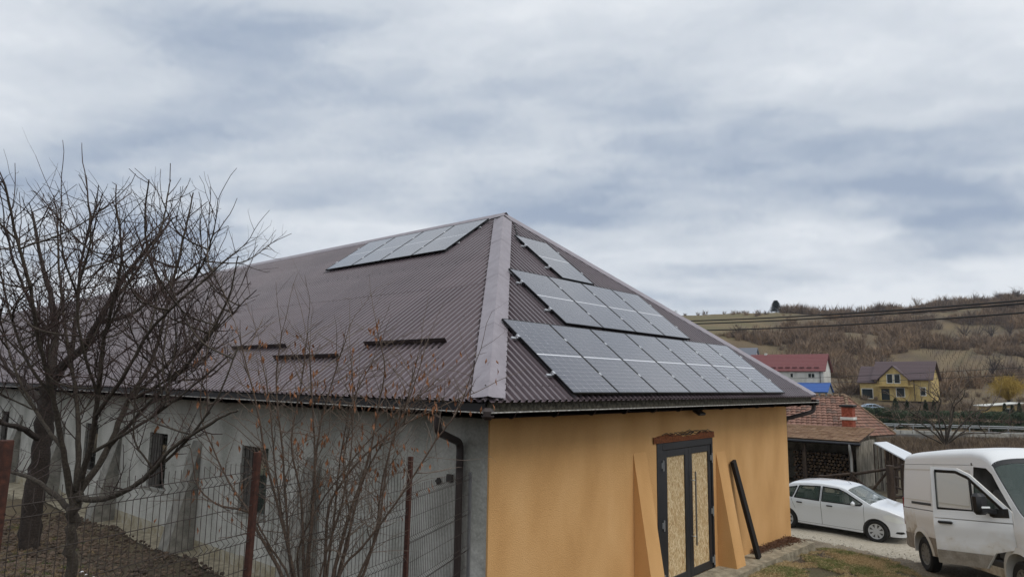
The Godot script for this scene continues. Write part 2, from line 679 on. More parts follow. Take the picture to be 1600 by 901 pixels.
func ground_colour(x: float, z: float) -> Color:
	var t := depth_of(x, z)
	var l := across_of(x, z)
	var a := noise_a.get_noise_2d(x * 6, z * 6)
	var b := noise_b.get_noise_2d(x * 2, z * 2)
	var e := noise_c.get_noise_2d(x, z)
	var straw := Color(0.36, 0.285, 0.16)
	var grass := Color(0.135, 0.14, 0.06)
	var soil := Color(0.075, 0.055, 0.042)
	var sand := Color(0.44, 0.36, 0.25)
	if t > 40:
		var k := Color(0.33, 0.243, 0.125).lerp(Color(0.225, 0.158, 0.085), clampf(0.5 + a * 1.6, 0, 1))
		k = k.lerp(grass, clampf(b * 1.2, 0, 0.45)).lerp(Color(0.17, 0.125, 0.085), clampf(noise_b.get_noise_2d(x * 0.9, z * 0.9) * 1.8 + 0.1, 0, 0.8))
		# the pasture on the upper left of the hill
		if t > 250 and l < t * 0.40 + e * 14:
			k = Color(0.24, 0.205, 0.09).lerp(Color(0.31, 0.232, 0.115), clampf(0.5 + b * 1.5, 0, 1))
		return k
	var k := soil
	if x > 4.0:
		k = Color(0.15, 0.11, 0.075).lerp(grass, clampf(0.4 + b * 1.4, 0, 1)).lerp(straw, clampf(0.45 + a * 1.6, 0, 1) * 0.7)
		# tracked, sandy drive before the cars
		var s := smoothstep(10.2, 11.4, x + 0.35 * (z - 1.6) + b * 0.9)
		k = k.lerp(sand.lerp(Color(0.2, 0.145, 0.095), clampf(a * 1.6 + noise_b.get_noise_2d(x * 5, z * 5) * 0.8, 0, 0.8)), s)
		if x > 18:
			k = k.lerp(Color(0.17, 0.14, 0.085), smoothstep(18, 20, x))
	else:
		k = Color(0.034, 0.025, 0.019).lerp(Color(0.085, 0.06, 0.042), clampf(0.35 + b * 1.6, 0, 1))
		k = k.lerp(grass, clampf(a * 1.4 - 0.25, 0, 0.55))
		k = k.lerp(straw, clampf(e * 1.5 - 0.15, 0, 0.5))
	return k


func ground() -> void:
	var xs := stops(-9, 18, 0.16, -420, 1500)
	var zs := stops(-15, 7, 0.16, -1300, 900)
	var g := Geo.new()
	g.colored = true
	for z in zs:
		for x in xs:
			var y := ground_at(x, z)
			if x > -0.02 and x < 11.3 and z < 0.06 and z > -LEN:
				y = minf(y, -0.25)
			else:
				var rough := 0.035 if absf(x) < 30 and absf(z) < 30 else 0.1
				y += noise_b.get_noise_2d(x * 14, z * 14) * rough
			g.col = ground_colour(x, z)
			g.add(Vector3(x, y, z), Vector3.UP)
	var w := xs.size()
	for r in zs.size() - 1:
		for s in w - 1:
			var a := r * w + s
			var nn := (g.v[a + w] - g.v[a]).cross(g.v[a + 1] - g.v[a]).normalized()
			g.n[a] = nn
			g.i.append_array(PackedInt32Array([a, a + 1, a + w, a + 1, a + w + 1, a + w]))
	var m := surfaced(mottle(41, rgb(150, 150, 150), rgb(200, 200, 200), rgb(255, 255, 255), 0.03, 0.2, Vector2.ONE, 512, 0.6), 0.97, 0.7, relief(42, 0.1, 4, 8.0), 1.0)
	m.vertex_color_use_as_albedo = true
	structure("ground", g, m)
	# the pale gravel lane that passes the end of the hall
	var road := Geo.new()
	var mid := [Vector2(14.4, 30), Vector2(14.5, 14), Vector2(14.7, 7), Vector2(14.8, 3), Vector2(14.95, 0.4), Vector2(15.0, -2), Vector2(15.2, -6), Vector2(16.2, -12), Vector2(18, -22), Vector2(22, -40)]
	var rows := []
	for k in mid.size() - 1:
		for s in 24:
			rows.append(mid[k].lerp(mid[k + 1], s / 24.0))
	for k in rows.size():
		var d: Vector2 = (rows[min(k + 1, rows.size() - 1)] - rows[max(k - 1, 0)]).normalized()
		var e := Vector2(-d.y, d.x)
		for s in 21:
			var u := (s - 10) / 10.0 * (2.15 + noise_b.get_noise_2d(k * 5.0, 3) * 0.3)
			var p: Vector2 = rows[k] + e * u
			var crown := 0.03 * (1.0 - pow(absf(s - 10) / 10.0, 4)) - (0.05 if s == 0 or s == 20 else 0.0)
			road.add(Vector3(p.x, ground_at(p.x, p.y) + crown + 0.012, p.y), Vector3.UP)
	for k in rows.size() - 1:
		for s in 20:
			var a := k * 21 + s
			road.i.append_array(PackedInt32Array([a, a + 21, a + 1, a + 1, a + 21, a + 22]))
	var rm := surfaced(mottle(43, rgb(152, 142, 124), rgb(174, 165, 148), rgb(188, 180, 165), 0.02, 0.22, Vector2.ONE, 512, 0.4), 0.95, 0.8, relief(44, 0.15, 3, 4.0), 0.6)
	structure("road", road, rm)


# ---------------------------------------------------------------- the hall
# a wall of w by h with openings [u0, v0, u1, v1]; origin is the lower left corner seen from outside; reveals go in by deep
func wall_sheet(g: Geo, origin: Vector3, ux: Vector3, w: float, h: float, openings: Array, deep: float) -> void:
	var uy := Vector3.UP
	var inward := -ux.cross(uy)
	var us := [0.0, w]
	var vs := [0.0, h]
	for o in openings:
		us.append_array([o[0], o[2]])
		vs.append_array([o[1], o[3]])
	us.sort()
	vs.sort()
	for a in us.size() - 1:
		for b in vs.size() - 1:
			if us[a + 1] - us[a] < 1e-4 or vs[b + 1] - vs[b] < 1e-4:
				continue
			var mu: float = (us[a] + us[a + 1]) / 2
			var mv: float = (vs[b] + vs[b + 1]) / 2
			var open := false
			for o in openings:
				if mu > o[0] and mu < o[2] and mv > o[1] and mv < o[3]:
					open = true
			if open:
				continue
			g.quad(origin + ux * us[a] + uy * vs[b], origin + ux * us[a + 1] + uy * vs[b], origin + ux * us[a + 1] + uy * vs[b + 1], origin + ux * us[a] + uy * vs[b + 1])
	for o in openings:
		var c := []
		for k in [[o[0], o[1]], [o[2], o[1]], [o[2], o[3]], [o[0], o[3]]]:
			c.append(origin + ux * k[0] + uy * k[1])
		for k in 4:
			var p: Vector3 = c[k]
			var q: Vector3 = c[(k + 1) % 4]
			g.quad(q, p, p + inward * deep, q + inward * deep)


# trapezoid sheet: place(u, d) gives the point u along the eave and d in from it; reach(u) is how far in the sheet goes
func ribbed(g: Geo, u0: float, u1: float, d0: float, d1: float, place: Callable, reach: Callable, normal: Vector3, lift: float) -> void:
	var us := []
	var hs := []
	var u := u0
	var steps := [[0.0, 0.0], [0.062, 0.0], [0.074, 0.038], [0.112, 0.038], [0.124, 0.0]]
	while u < u1:
		for s in steps:
			if u + s[0] < u1:
				us.append(u + s[0])
				hs.append(s[1])
		u += 0.1375
	us.append(u1)
	hs.append(0.0)
	for k in us.size() - 1:
		var ra: float = minf(reach.call(us[k]), d1)
		var rb: float = minf(reach.call(us[k + 1]), d1)
		if ra <= d0 and rb <= d0:
			continue
		ra = maxf(ra, d0)
		rb = maxf(rb, d0)
		var la: Vector3 = normal * (hs[k] + lift)
		var lb: Vector3 = normal * (hs[k + 1] + lift)
		g.quad(place.call(us[k], d0) + la, place.call(us[k + 1], d0) + lb, place.call(us[k + 1], rb) + lb, place.call(us[k], ra) + la)


func cap_strip(a: Vector3, b: Vector3, wing1: Vector3, wing2: Vector3, n1: Vector3, n2: Vector3, wide: float, lift: float, level := false) -> Geo:
	var g := Geo.new()
	var up := (n1 + n2).normalized()
	for k in 2:
		var wing: Vector3 = [wing1, wing2][k]
		var nn: Vector3 = [n1, n2][k]
		var rows := []
		for e in [a, b]:
			var run := (b - a).normalized()
			# the lowest piece is cut level along the eave
			var cut: Vector3 = run * (-wing.y / run.y) if level and e == a else Vector3.ZERO
			var far := wing + cut
			rows.append([e + up * (lift + 0.028), e + far * 0.035 + nn * (lift + 0.018), e + far * wide + nn * lift, e + far * (wide + 0.004) + nn * (lift - 0.02)])
		for s in 3:
			if k == 0:
				g.quad(rows[0][s + 1], rows[0][s], rows[1][s], rows[1][s + 1])
			else:
				g.quad(rows[0][s], rows[0][s + 1], rows[1][s + 1], rows[1][s])
	for k in g.v.size() / 4:
		if g.n[k * 4].dot(up) < -0.2:
			for m in 4:
				g.n[k * 4 + m] = -g.n[k * 4 + m]
			var e := k * 6
			for m in [0, 3]:
				var w := g.i[e + m + 1]
				g.i[e + m + 1] = g.i[e + m + 2]
				g.i[e + m + 2] = w
	return g


func gutter_shell(a: Vector3, b: Vector3, out: Vector3, r: float, flip: bool) -> Geo:
	var g := Geo.new()
	var seg := 8
	for k in seg:
		var q := []
		for s in [k, k + 1]:
			var ang: float = PI * s / seg
			q.append(out * cos(ang) * r - Vector3.UP * sin(ang) * r)
		var n1: Vector3 = q[0].normalized()
		var n2: Vector3 = q[1].normalized()
		if flip:
			g.quad_n(a + q[1], b + q[1], b + q[0], a + q[0], -n2, -n2, -n1, -n1)
		else:
			g.quad_n(a + q[0], b + q[0], b + q[1], a + q[1], n1, n1, n2, n2)
	return g


func side_place(u: float, d: float) -> Vector3:
	return Vector3(d, HE + d * TS, -u)


func end_place(u: float, d: float) -> Vector3:
	return Vector3(u, HE + d * TF, -d)


func side_reach(u: float) -> float:
	return minf(EW / 2, minf(u, LEN - u) * TF / TS)


func end_reach(u: float) -> float:
	return minf(u, EW - u) * TS / TF


func hall() -> void:
	var t := thing("metal_roofed_hall", "long hall with brown ribbed metal hip roof, ochre end wall and grey side wall", "building", Vector3(EW / 2, 0, -LEN / 2))
	var back := -t.position
	# everything below is written in world axes and moved into the hall's own
	var part := func(called: String, g: Geo, m: Material, parent: Node = null) -> MeshInstance3D:
		var o := put(called, g, m, t if parent == null else parent)
		if parent == null:
			o.position = back
		return o
	# walls
	var g := Geo.new()
	var wins := []
	for k in 12:
		var z := -6.3 - 4.2 * k
		wins.append([z - 0.47 + LEN - 0.5, 1.45, z + 0.47 + LEN - 0.5, 2.64])
	wall_sheet(g, Vector3(WX, -0.3, -LEN + 0.5), Vector3(0, 0, 1), LEN - 0.5 + WZ - 0.004, 3.62, wins, 0.2)
	wall_sheet(g, Vector3(EW - WX - 0.006, -0.3, WZ - 0.004), Vector3(0, 0, -1), LEN - 0.5 + WZ, 3.62, [], 0.2)
	wall_sheet(g, Vector3(EW - WX, -0.3, -LEN + 0.5), Vector3(-1, 0, 0), EW - WX * 2, 3.62, [], 0.2)
	part.call("side_wall", g, M.grey_plaster)
	g = Geo.new()
	wall_sheet(g, Vector3(WX - 0.012, -0.3, WZ), Vector3(1, 0, 0), EW - 2 * WX + 0.024, 3.6, [[4.842 - WX, 0.38, 7.072 - WX, 2.86]], 0.16)
	g.quad(Vector3(WX - 0.012, -0.3, WZ - 0.03), Vector3(WX - 0.012, -0.3, WZ), Vector3(WX - 0.012, 3.3, WZ), Vector3(WX - 0.012, 3.3, WZ - 0.03))
	g.quad(Vector3(EW - WX + 0.012, -0.3, WZ), Vector3(EW - WX + 0.012, -0.3, WZ - 0.03), Vector3(EW - WX + 0.012, 3.3, WZ - 0.03), Vector3(EW - WX + 0.012, 3.3, WZ))
	part.call("end_wall", g, M.ochre).set_meta("label", "ochre roughcast end wall")
	# windows of the grey wall: dark room, grey board on the far half, iron grille
	for k in 12:
		var z := -6.3 - 4.2 * k
		g = Geo.new()
		g.box(Vector3(WX + 0.16, 1.15, z - 0.47), Vector3(WX + 0.2, 2.34, z + 0.47))
		var win: MeshInstance3D = part.call("window", g, M.glass)
		g = Geo.new()
		g.box(Vector3(WX + 0.05, 1.152, z - 0.468), Vector3(WX + 0.08, 2.338, z - 0.1 if k % 2 == 0 else z + 0.05), 0.004)
		part.call("board", g, M.board, win)
		g = Geo.new()
		for s in 8:
			var y := 1.22 + s * 0.15
			g.tube([Vector3(WX + 0.03, y, z - 0.46), Vector3(WX + 0.03, y, z + 0.46)], [0.006, 0.006], 5)
		for s in 7:
			var w := z - 0.42 + s * 0.14
			g.tube([Vector3(WX + 0.042, 1.16, w), Vector3(WX + 0.042, 2.33, w)], [0.006, 0.006], 5)
		part.call("grille", g, M.wire, win)
		g = Geo.new()
		g.box(Vector3(WX - 0.03, 1.09, z - 0.52), Vector3(WX + 0.1, 1.147, z + 0.52), 0.008)
		part.call("sill", g, M.grey_concrete, win)
	# splash plinth of the grey wall
	g = Geo.new()
	for k in 28:
		var z := -0.6 - k * 2.0
		g.box(Vector3(WX - 0.012, -0.2, z - 1.996), Vector3(WX + 0.05, 0.42 + 0.03 * sin(k * 1.7), z))
	part.call("plinth", g, M.plinth).set_meta("kind", "stuff")
	# wedge buttresses
	for k in 13:
		var z := -4.4 - 4.2 * k
		g = Geo.new()
		g.prism(PackedVector2Array([Vector2(0.003, 0.0), Vector2(0.56, 0.0), Vector2(0.52, 0.3), Vector2(0.003, 2.3)]), Transform3D(Basis(Vector3(-1, 0, 0), Vector3.UP, Vector3(0, 0, -1)), Vector3(WX, 0.0, z + 0.2)), 0.4)
		part.call("buttress", g, M.grey_concrete)
	for x in [4.06, 7.21]:
		g = Geo.new()
		var foot := 0.0 if x > 6 else -0.1
		g.prism(PackedVector2Array([Vector2(0.003, foot), Vector2(0.385, foot), Vector2(0.365, 0.16), Vector2(0.003, 2.44 if x < 5 else 2.26)]), Transform3D(Basis(Vector3(0, 0, 1), Vector3.UP, Vector3(-1, 0, 0)), Vector3(x + 0.42, 0.0, WZ)), 0.42)
		part.call("buttress", g, M.ochre).set_meta("label", "ochre wedge buttress beside the door")
	door(part)
	# roof
	var dmax := EW / 2
	var ns := Vector3(-TS, 1, 0).normalized()
	var ne := Vector3(0, 1, TF).normalized()
	var lap := 2.8
	for s in 2:
		g = Geo.new()
		var place := side_place if s == 0 else func(u: float, d: float) -> Vector3: return Vector3(EW - d, HE + d * TS, u - LEN)
		var nn := ns if s == 0 else Vector3(TS, 1, 0).normalized()
		# on the left slope u runs away from the viewer's right: turn it so that faces point outwards
		var flipped := func(u: float, d: float) -> Vector3: return place.call(LEN - u, d)
		var reach := func(u: float) -> float: return side_reach(LEN - u)
		var sheets := int(ceil(LEN / 1.1))
		for k in sheets:
			for tier in 2:
				g = Geo.new()
				var jog := rng.randf_range(0.0, 0.003)
				var tilt := Vector3(0, 0, rng.randfn(0, 0.004))
				ribbed(g, k * 1.1, minf((k + 1) * 1.1, LEN), -0.05 if tier == 0 else lap - 0.12 + rng.randf_range(-0.01, 0.01), lap if tier == 0 else dmax, flipped, reach, (nn + tilt).normalized(), jog + 0.006 * tier)
				if g.v.size() > 0:
					part.call("roof_sheet", g, M.roofs[rng.randi() % 4])
	for s in 2:
		g = Geo.new()
		var place := end_place if s == 0 else func(u: float, d: float) -> Vector3: return Vector3(EW - u, HE + d * TF, d - LEN)
		for k in int(ceil(EW / 1.1)):
			g = Geo.new()
			ribbed(g, k * 1.1, minf((k + 1) * 1.1, EW), -0.05, 9.0, place, end_reach, ne if s == 0 else Vector3(0, 1, -TF).normalized(), rng.randf_range(0.0, 0.003))
			part.call("roof_sheet", g, M.roofs[rng.randi() % 4])
	var top := Vector3(EW / 2, HE + dmax * TS, -dmax * TS / TF)
	var top2 := Vector3(top.x, top.y, -LEN - top.z)
	var hips := [[Vector3(0, HE, 0), top, ns, ne], [Vector3(EW, HE, 0), top, Vector3(TS, 1, 0).normalized(), ne]]
	for h in hips:
		var dir: Vector3 = (h[1] - h[0]).normalized()
		var w1: Vector3 = dir.cross(h[2]).normalized()
		var w2: Vector3 = dir.cross(h[3]).normalized()
		if w1.z > 0:
			w1 = -w1
		if w2.x * (1.0 if h[0].x < 1 else -1.0) < 0:
			w2 = -w2
		var total: float = (h[1] - h[0]).length()
		var n := 4
		for k in n:
			var a: Vector3 = h[0] + dir * (total * k / n - (0.05 if k == 0 else 0.07))
			var b: Vector3 = h[0] + dir * (total * (k + 1) / n)
			part.call("hip_cap", cap_strip(a, b, w1, w2, h[2], h[3], 0.21, 0.042 + 0.003 * k, k == 0), M.cap)
	var nr := Vector3(TS, 1, 0).normalized()
	for k in 24:
		var z := top.z - k * 2.0
		if z < top2.z:
			break
		part.call("ridge_cap", cap_strip(Vector3(top.x, top.y, z + (0.05 if k > 0 else 0.1)), Vector3(top.x, top.y, maxf(z - 2.0, top2.z)), Vector3(-1, -TS, 0).normalized(), Vector3(1, -TS, 0).normalized(), ns, nr, 0.17, 0.044 + 0.002 * (k % 2)), M.cap)
	# roofing screws along eaves and hip
	g = Geo.new()
	var screw := func(p: Vector3, nn: Vector3) -> void:
		var s := nn.cross(Vector3(0.3, 0.2, 0.9)).normalized()
		var x := Transform3D(Basis(s, nn, s.cross(nn)), p)
		g.lathe([Vector2(0.013, 0), Vector2(0.011, 0.005), Vector2(0.006, 0.009), Vector2(0.0001, 0.009)], x, 6)
	for k in 84:
		screw.call(end_place(0.14 + k * 0.1375 - 0.041, 0.16) + ne * 0.038, ne)
	for k in 160:
		screw.call(side_place(0.1 + k * 0.1375, 0.16) + ns * 0.038, ns)
	for r in 5:
		for k in 40:
			var u := 1.6 + k * 0.4125 + r * 0.1
			if side_reach(u) > 0.9 + r * 1.0:
				screw.call(side_place(u, 0.7 + r * 1.0) + ns * 0.04, ns)
	var hipline: Vector3 = top.normalized()
	for k in 50:
		var d := 0.1 + k * 0.105
		screw.call(side_place(d * TS / TF + 0.28, d) + ns * 0.045, ns)
		screw.call(end_place(d + 0.28, d * TS / TF) + ne * 0.045, ne)
	part.call("screws", g, M.brown_metal).set_meta("kind", "stuff")
	# eaves: fascia boards, soffit, gutters
	g = Geo.new()
	g.box(Vector3(0.06, HE - 0.17, -0.07), Vector3(EW - 0.06, HE - 0.03, -0.03), 0.004)
	part.call("fascia", g, M.fascia)
	g = Geo.new()
	g.box(Vector3(0.03, HE - 0.17, -LEN + 0.06), Vector3(0.06, HE - 0.05, -0.075), 0.004)
	part.call("fascia", g, M.dark_trim)
	g = Geo.new()
	g.box(Vector3(0.065, HE - 0.16, -LEN + 0.1), Vector3(EW - 0.065, HE - 0.13, -0.075))
	part.call("soffit", g, M.dark_trim)
	var gut := [[Vector3(-0.06, 3.215, 0.045), Vector3(EW + 0.05, 3.205, 0.045), Vector3(0, 0, 1)], [Vector3(-0.045, 3.22, -LEN), Vector3(-0.045, 3.215, 0.03), Vector3(-1, 0, 0)]]
	for k in 2:
		var a: Vector3 = gut[k][0]
		var b: Vector3 = gut[k][1]
		var out: Vector3 = gut[k][2]
		var o: MeshInstance3D = part.call("gutter", gutter_shell(a, b, out, 0.07, false), M.brown_metal)
		put("lining", gutter_shell(a, b, out, 0.066, true), M.gutter_inside, o)
		g = Geo.new()
		g.tube([a + out * 0.07, b + out * 0.07], [0.009, 0.009], 6)
		put("rim", g, M.gutter_inside, o)
		var n := 14 if k == 0 else 60
		for s in n:
			var p := a.lerp(b, (s + 0.5) / n)
			g = Geo.new()
			var pts := []
			var rad := []
			for e in 9:
				var ang := PI * e / 8
				pts.append(p + out * cos(ang) * 0.077 - Vector3.UP * sin(ang) * 0.077)
				rad.append(0.009)
			g.tube(pts, rad, 5)
			put("bracket", g, M.brown_metal, o)
	g = Geo.new()
	g.slab(Transform3D(Basis(Vector3.UP, PI / 4), Vector3(-0.03, 3.2, 0.03)), Vector3(0.15, 0.14, 0.15), 0.04)
	part.call("gutter_corner", g, M.brown_metal)
	g = Geo.new()
	g.slab(Transform3D(Basis(), Vector3(EW + 0.0, 3.2, 0.035)), Vector3(0.16, 0.15, 0.17), 0.03)
	part.call("gutter_corner", g, M.brown_metal)
	g = Geo.new()
	bend_pipe(g, [Vector3(-0.045, 3.2, -0.8), Vector3(-0.045, 2.95, -0.8), Vector3(WX - 0.075, 2.78, -0.95), Vector3(WX - 0.075, 0.15, -0.95)], 0.05)
	part.call("downpipe", g, M.brown_metal)
	g = Geo.new()
	bend_pipe(g, [Vector3(EW - 0.08, 3.2, 0.02), Vector3(EW - 0.08, 2.98, 0.02), Vector3(EW - WX + 0.08, 2.78, -0.55), Vector3(EW - WX + 0.08, 0.0, -0.56)], 0.05)
	part.call("downpipe", g, M.brown_metal)
	# snow guards
	for s in [[1.1, 8.4, 6.27], [0.76, 6.11, 4.05], [1.05, 3.77, 1.8]]:
		g = Geo.new()
		var a := side_place(s[1], s[0]) + ns * 0.07
		var b := side_place(s[2], s[0]) + ns * 0.07
		g.beam(a, b, 0.004, 0.1, ns)
		g.beam(a - ns * 0.045 - Vector3(1, TS, 0).normalized() * 0.05, b - ns * 0.045 - Vector3(1, TS, 0).normalized() * 0.05, 0.1, 0.004, ns)
		part.call("snow_guard", g, M.brown_metal)
	# junction boxes on the grey wall
	for s in [[2.3, -1.18, 0.05, true], [2.24, -1.4, 0.035, false]]:
		g = Geo.new()
		g.slab(Transform3D(Basis(Vector3.RIGHT, 0.0 if s[3] else PI / 4), Vector3(WX - 0.02, s[0], s[1])), Vector3(0.05, s[2] * 2, s[2] * 2), 0.006)
		part.call("junction_box", g, M.black_plastic)
	# lamp under the eave
	g = Geo.new()
	g.slab(Transform3D(Basis(Vector3.RIGHT, 0.5), Vector3(6.16, 3.07, WZ + 0.17)), Vector3(0.24, 0.05, 0.17), 0.01)
	g.beam(Vector3(6.16, 3.13, WZ), Vector3(6.16, 3.1, WZ + 0.14), 0.05, 0.03)
	var lamp: MeshInstance3D = part.call("flood_lamp", g, M.black_plastic)
	g = Geo.new()
	g.slab(Transform3D(Basis(Vector3.RIGHT, 0.5), Vector3(6.16, 3.043, WZ + 0.157)), Vector3(0.2, 0.006, 0.13))
	put("lens", g, M.glass_dark, lamp)
	# solar cable over the hip
	g = Geo.new()
	var up := Vector3.UP
	bend_pipe(g, [side_place(5.45, 5.3) + ns * 0.05, top + Vector3(-0.32, -0.2, -0.02) + ns * 0.07, top + Vector3(-0.2, -0.16, 0.22) + up * 0.09, top + Vector3(-0.02, -0.3, 0.3) + ne * 0.08, end_place(5.2, 4.05) + ne * 0.06, end_place(5.1, 3.9) + ne * 0.05], 0.014)
	part.call("cable", g, M.cable)
	slabs()


func bend_pipe(g: Geo, path: Array, r: float) -> void:
	var pts := [path[0]]
	for k in range(1, path.size() - 1):
		var a: Vector3 = path[k - 1]
		var b: Vector3 = path[k]
		var c: Vector3 = path[k + 1]
		var cut := minf(r * 1.8, minf((b - a).length(), (c - b).length()) * 0.45)
		var p := b + (a - b).normalized() * cut
		var q := b + (c - b).normalized() * cut
		for s in 5:
			var f := s / 4.0
			pts.append(p.lerp(b, f).lerp(b.lerp(q, f), f))
	pts.append(path[path.size() - 1])
	var rads := []
	for p in pts:
		rads.append(r)
	g.tube(pts, rads, 12)


func door(part: Callable) -> void:
	var g := Geo.new()
	var z := WZ
	for b in [[4.832, 0.09, 5.03, 2.555], [6.99, 0.09, 7.055, 2.555], [5.032, 2.43, 6.988, 2.555]]:
		g.box(Vector3(b[0], b[1], z - 0.13), Vector3(b[2], b[3], z + 0.012), 0.006)
	var frame: MeshInstance3D = part.call("door_frame", g, M.anthracite)
	for leaf in [[5.036, 6.048, 5.22, 5.9, 0.24], [6.054, 6.986, 6.19, 6.87, 0.25]]:
		g = Geo.new()
		for b in [[leaf[0], 0.11, leaf[2], 2.425], [leaf[3], 0.11, leaf[1], 2.425], [leaf[2], 0.11, leaf[3], leaf[4]], [leaf[2], 2.3, leaf[3], 2.425]]:
			g.box(Vector3(b[0], b[1], z - 0.08), Vector3(b[2], b[3], z - 0.008), 0.005)
		var d: MeshInstance3D = part.call("door_leaf", g, M.anthracite)
		g = Geo.new()
		g.uved = true
		var lo := Vector3(leaf[2] - 0.003, leaf[4] - 0.003, z - 0.03)
		var hi := Vector3(leaf[3] + 0.003, 2.303, z - 0.03)
		g.quad(lo, Vector3(hi.x, lo.y, lo.z), hi, Vector3(lo.x, hi.y, lo.z))
		put("strand_board", g, M.osb, d)
		for y in [2.17, 1.16, 0.26]:
			g = Geo.new()
			var x: float = 5.034 if leaf[0] < 6 else 6.985
			g.box(Vector3(x - 0.05, y - 0.05, z - 0.006), Vector3(x + 0.012, y + 0.05, z + 0.022), 0.005)
			g.tube([Vector3(x - 0.012, y - 0.09, z + 0.03), Vector3(x - 0.012, y + 0.09, z + 0.03)], [0.014, 0.014], 8)
			put("hinge", g, M.hinge, d)
		if leaf[0] > 6:
			g = Geo.new()
			g.tube([Vector3(6.17, 0.66, z + 0.065), Vector3(6.17, 1.98, z + 0.065)], [0.016, 0.016], 10)
			for y in [0.82, 1.82]:
				g.tube([Vector3(6.12, y, z - 0.01), Vector3(6.12, y, z + 0.03), Vector3(6.17, y, z + 0.065)], [0.011, 0.011, 0.011], 8)
			put("pull_bar", g, M.steel, d)
	# raw lintel with broken foam and wire ends
	g = Geo.new()
	var r := RandomNumberGenerator.new()
	r.seed = 3
	var last := 2.66
	for k in 24:
		var x := 4.7 + k * 0.1
		var y := 2.66 + 0.03 * sin(k * 0.4) + r.randf_range(-0.012, 0.014)
		g.quad(Vector3(x, 2.56, z + 0.03), Vector3(x + 0.1, 2.56, z + 0.03), Vector3(x + 0.1, y, z + 0.022), Vector3(x, last, z + 0.022))
		g.quad(Vector3(x, last, z + 0.022), Vector3(x + 0.1, y, z + 0.022), Vector3(x + 0.1, y + 0.004, z - 0.02), Vector3(x, last + 0.004, z - 0.02))
		g.quad(Vector3(x, 2.56, z - 0.02), Vector3(x + 0.1, 2.56, z - 0.02), Vector3(x + 0.1, 2.56, z + 0.03), Vector3(x, 2.56, z + 0.03))
		last = y
	part.call("lintel", g, M.lintel)
	g = Geo.new()
	for k in 5:
		var pts := []
		var rad := []
		for s in 9:
			var x := 5.0 + k * 0.25 + s * 0.13
			pts.append(Vector3(x, 2.69 + 0.035 * sin(s * 1.7 + k) + (0.04 if k == 2 and s > 3 and s < 7 else 0.0), z + 0.02 + 0.02 * sin(s + k * 2)))
			rad.append(0.006)
		g.tube(pts, rad, 5)
	part.call("cable", g, M.cable)


func slabs() -> void:
	# raised concrete walkway before the ochre wall, falling slightly to its far end
	var g := Geo.new()
	var rows := [[2.2, 0.14], [4.0, 0.12], [7.5, 0.1], [9.3, 0.05], [11.2, 0.0]]
	for k in rows.size() - 1:
		var a: Array = rows[k]
		var b: Array = rows[k + 1]
		var z := 0.08
		g.quad(Vector3(a[0], a[1], z), Vector3(b[0], b[1], z), Vector3(b[0], b[1], WZ), Vector3(a[0], a[1], WZ))
		g.quad(Vector3(a[0], a[1] - 0.6, z + 0.03), Vector3(b[0], b[1] - 0.6, z + 0.03), Vector3(b[0], b[1], z), Vector3(a[0], a[1], z))
	g.quad(Vector3(11.2, -0.6, 0.11), Vector3(11.2, -0.6, WZ - 0.3), Vector3(11.2, 0.0, WZ - 0.3), Vector3(11.2, 0.0, 0.08))
	structure("concrete_walkway", g, M.concrete)
	g = Geo.new()
	for k in 26:
		var z := -2.0 - k * 2.0
		var y := 0.2
		g.quad(Vector3(-0.12, y - 0.03, z), Vector3(WX, y, z), Vector3(WX, y, z - 2), Vector3(-0.12, y - 0.03, z - 2))
		g.quad(Vector3(-0.12, y - 0.5, z), Vector3(-0.12, y - 0.03, z), Vector3(-0.12, y - 0.03, z - 2), Vector3(-0.12, y - 0.5, z - 2))
	structure("concrete_apron", g, M.concrete)
	# needles and broken bark swept against the far corner of the ochre wall
	g = Geo.new()
	rng.seed = 91
	for k in 900:
		var s := rng.randf()
		var x := lerpf(8.75, 11.15, s)
		var away := absf(rng.randfn(0, 0.11)) * (0.6 + s * 0.8)
		var y := table([[7.5, 0.1], [9.3, 0.05], [11.2, 0.0]], x) + rng.randf() * 0.09 * maxf(0.0, 1.0 - away * 3.0)
		var d := Vector3(rng.randfn(0, 1), rng.randfn(0, 0.25), rng.randfn(0, 1)).normalized() * rng.randf_range(0.03, 0.08)
		var p := Vector3(x, y + 0.01, WZ + 0.03 + away)
		if p.z > 0.0:
			continue
		g.tube([p - d, p + d], [0.006, 0.004], 3, false)
	var o := put("litter", g, M.litter)
	o.set_meta("kind", "stuff")
	tag(o, "brown needle litter swept along foot of ochre wall", "litter")


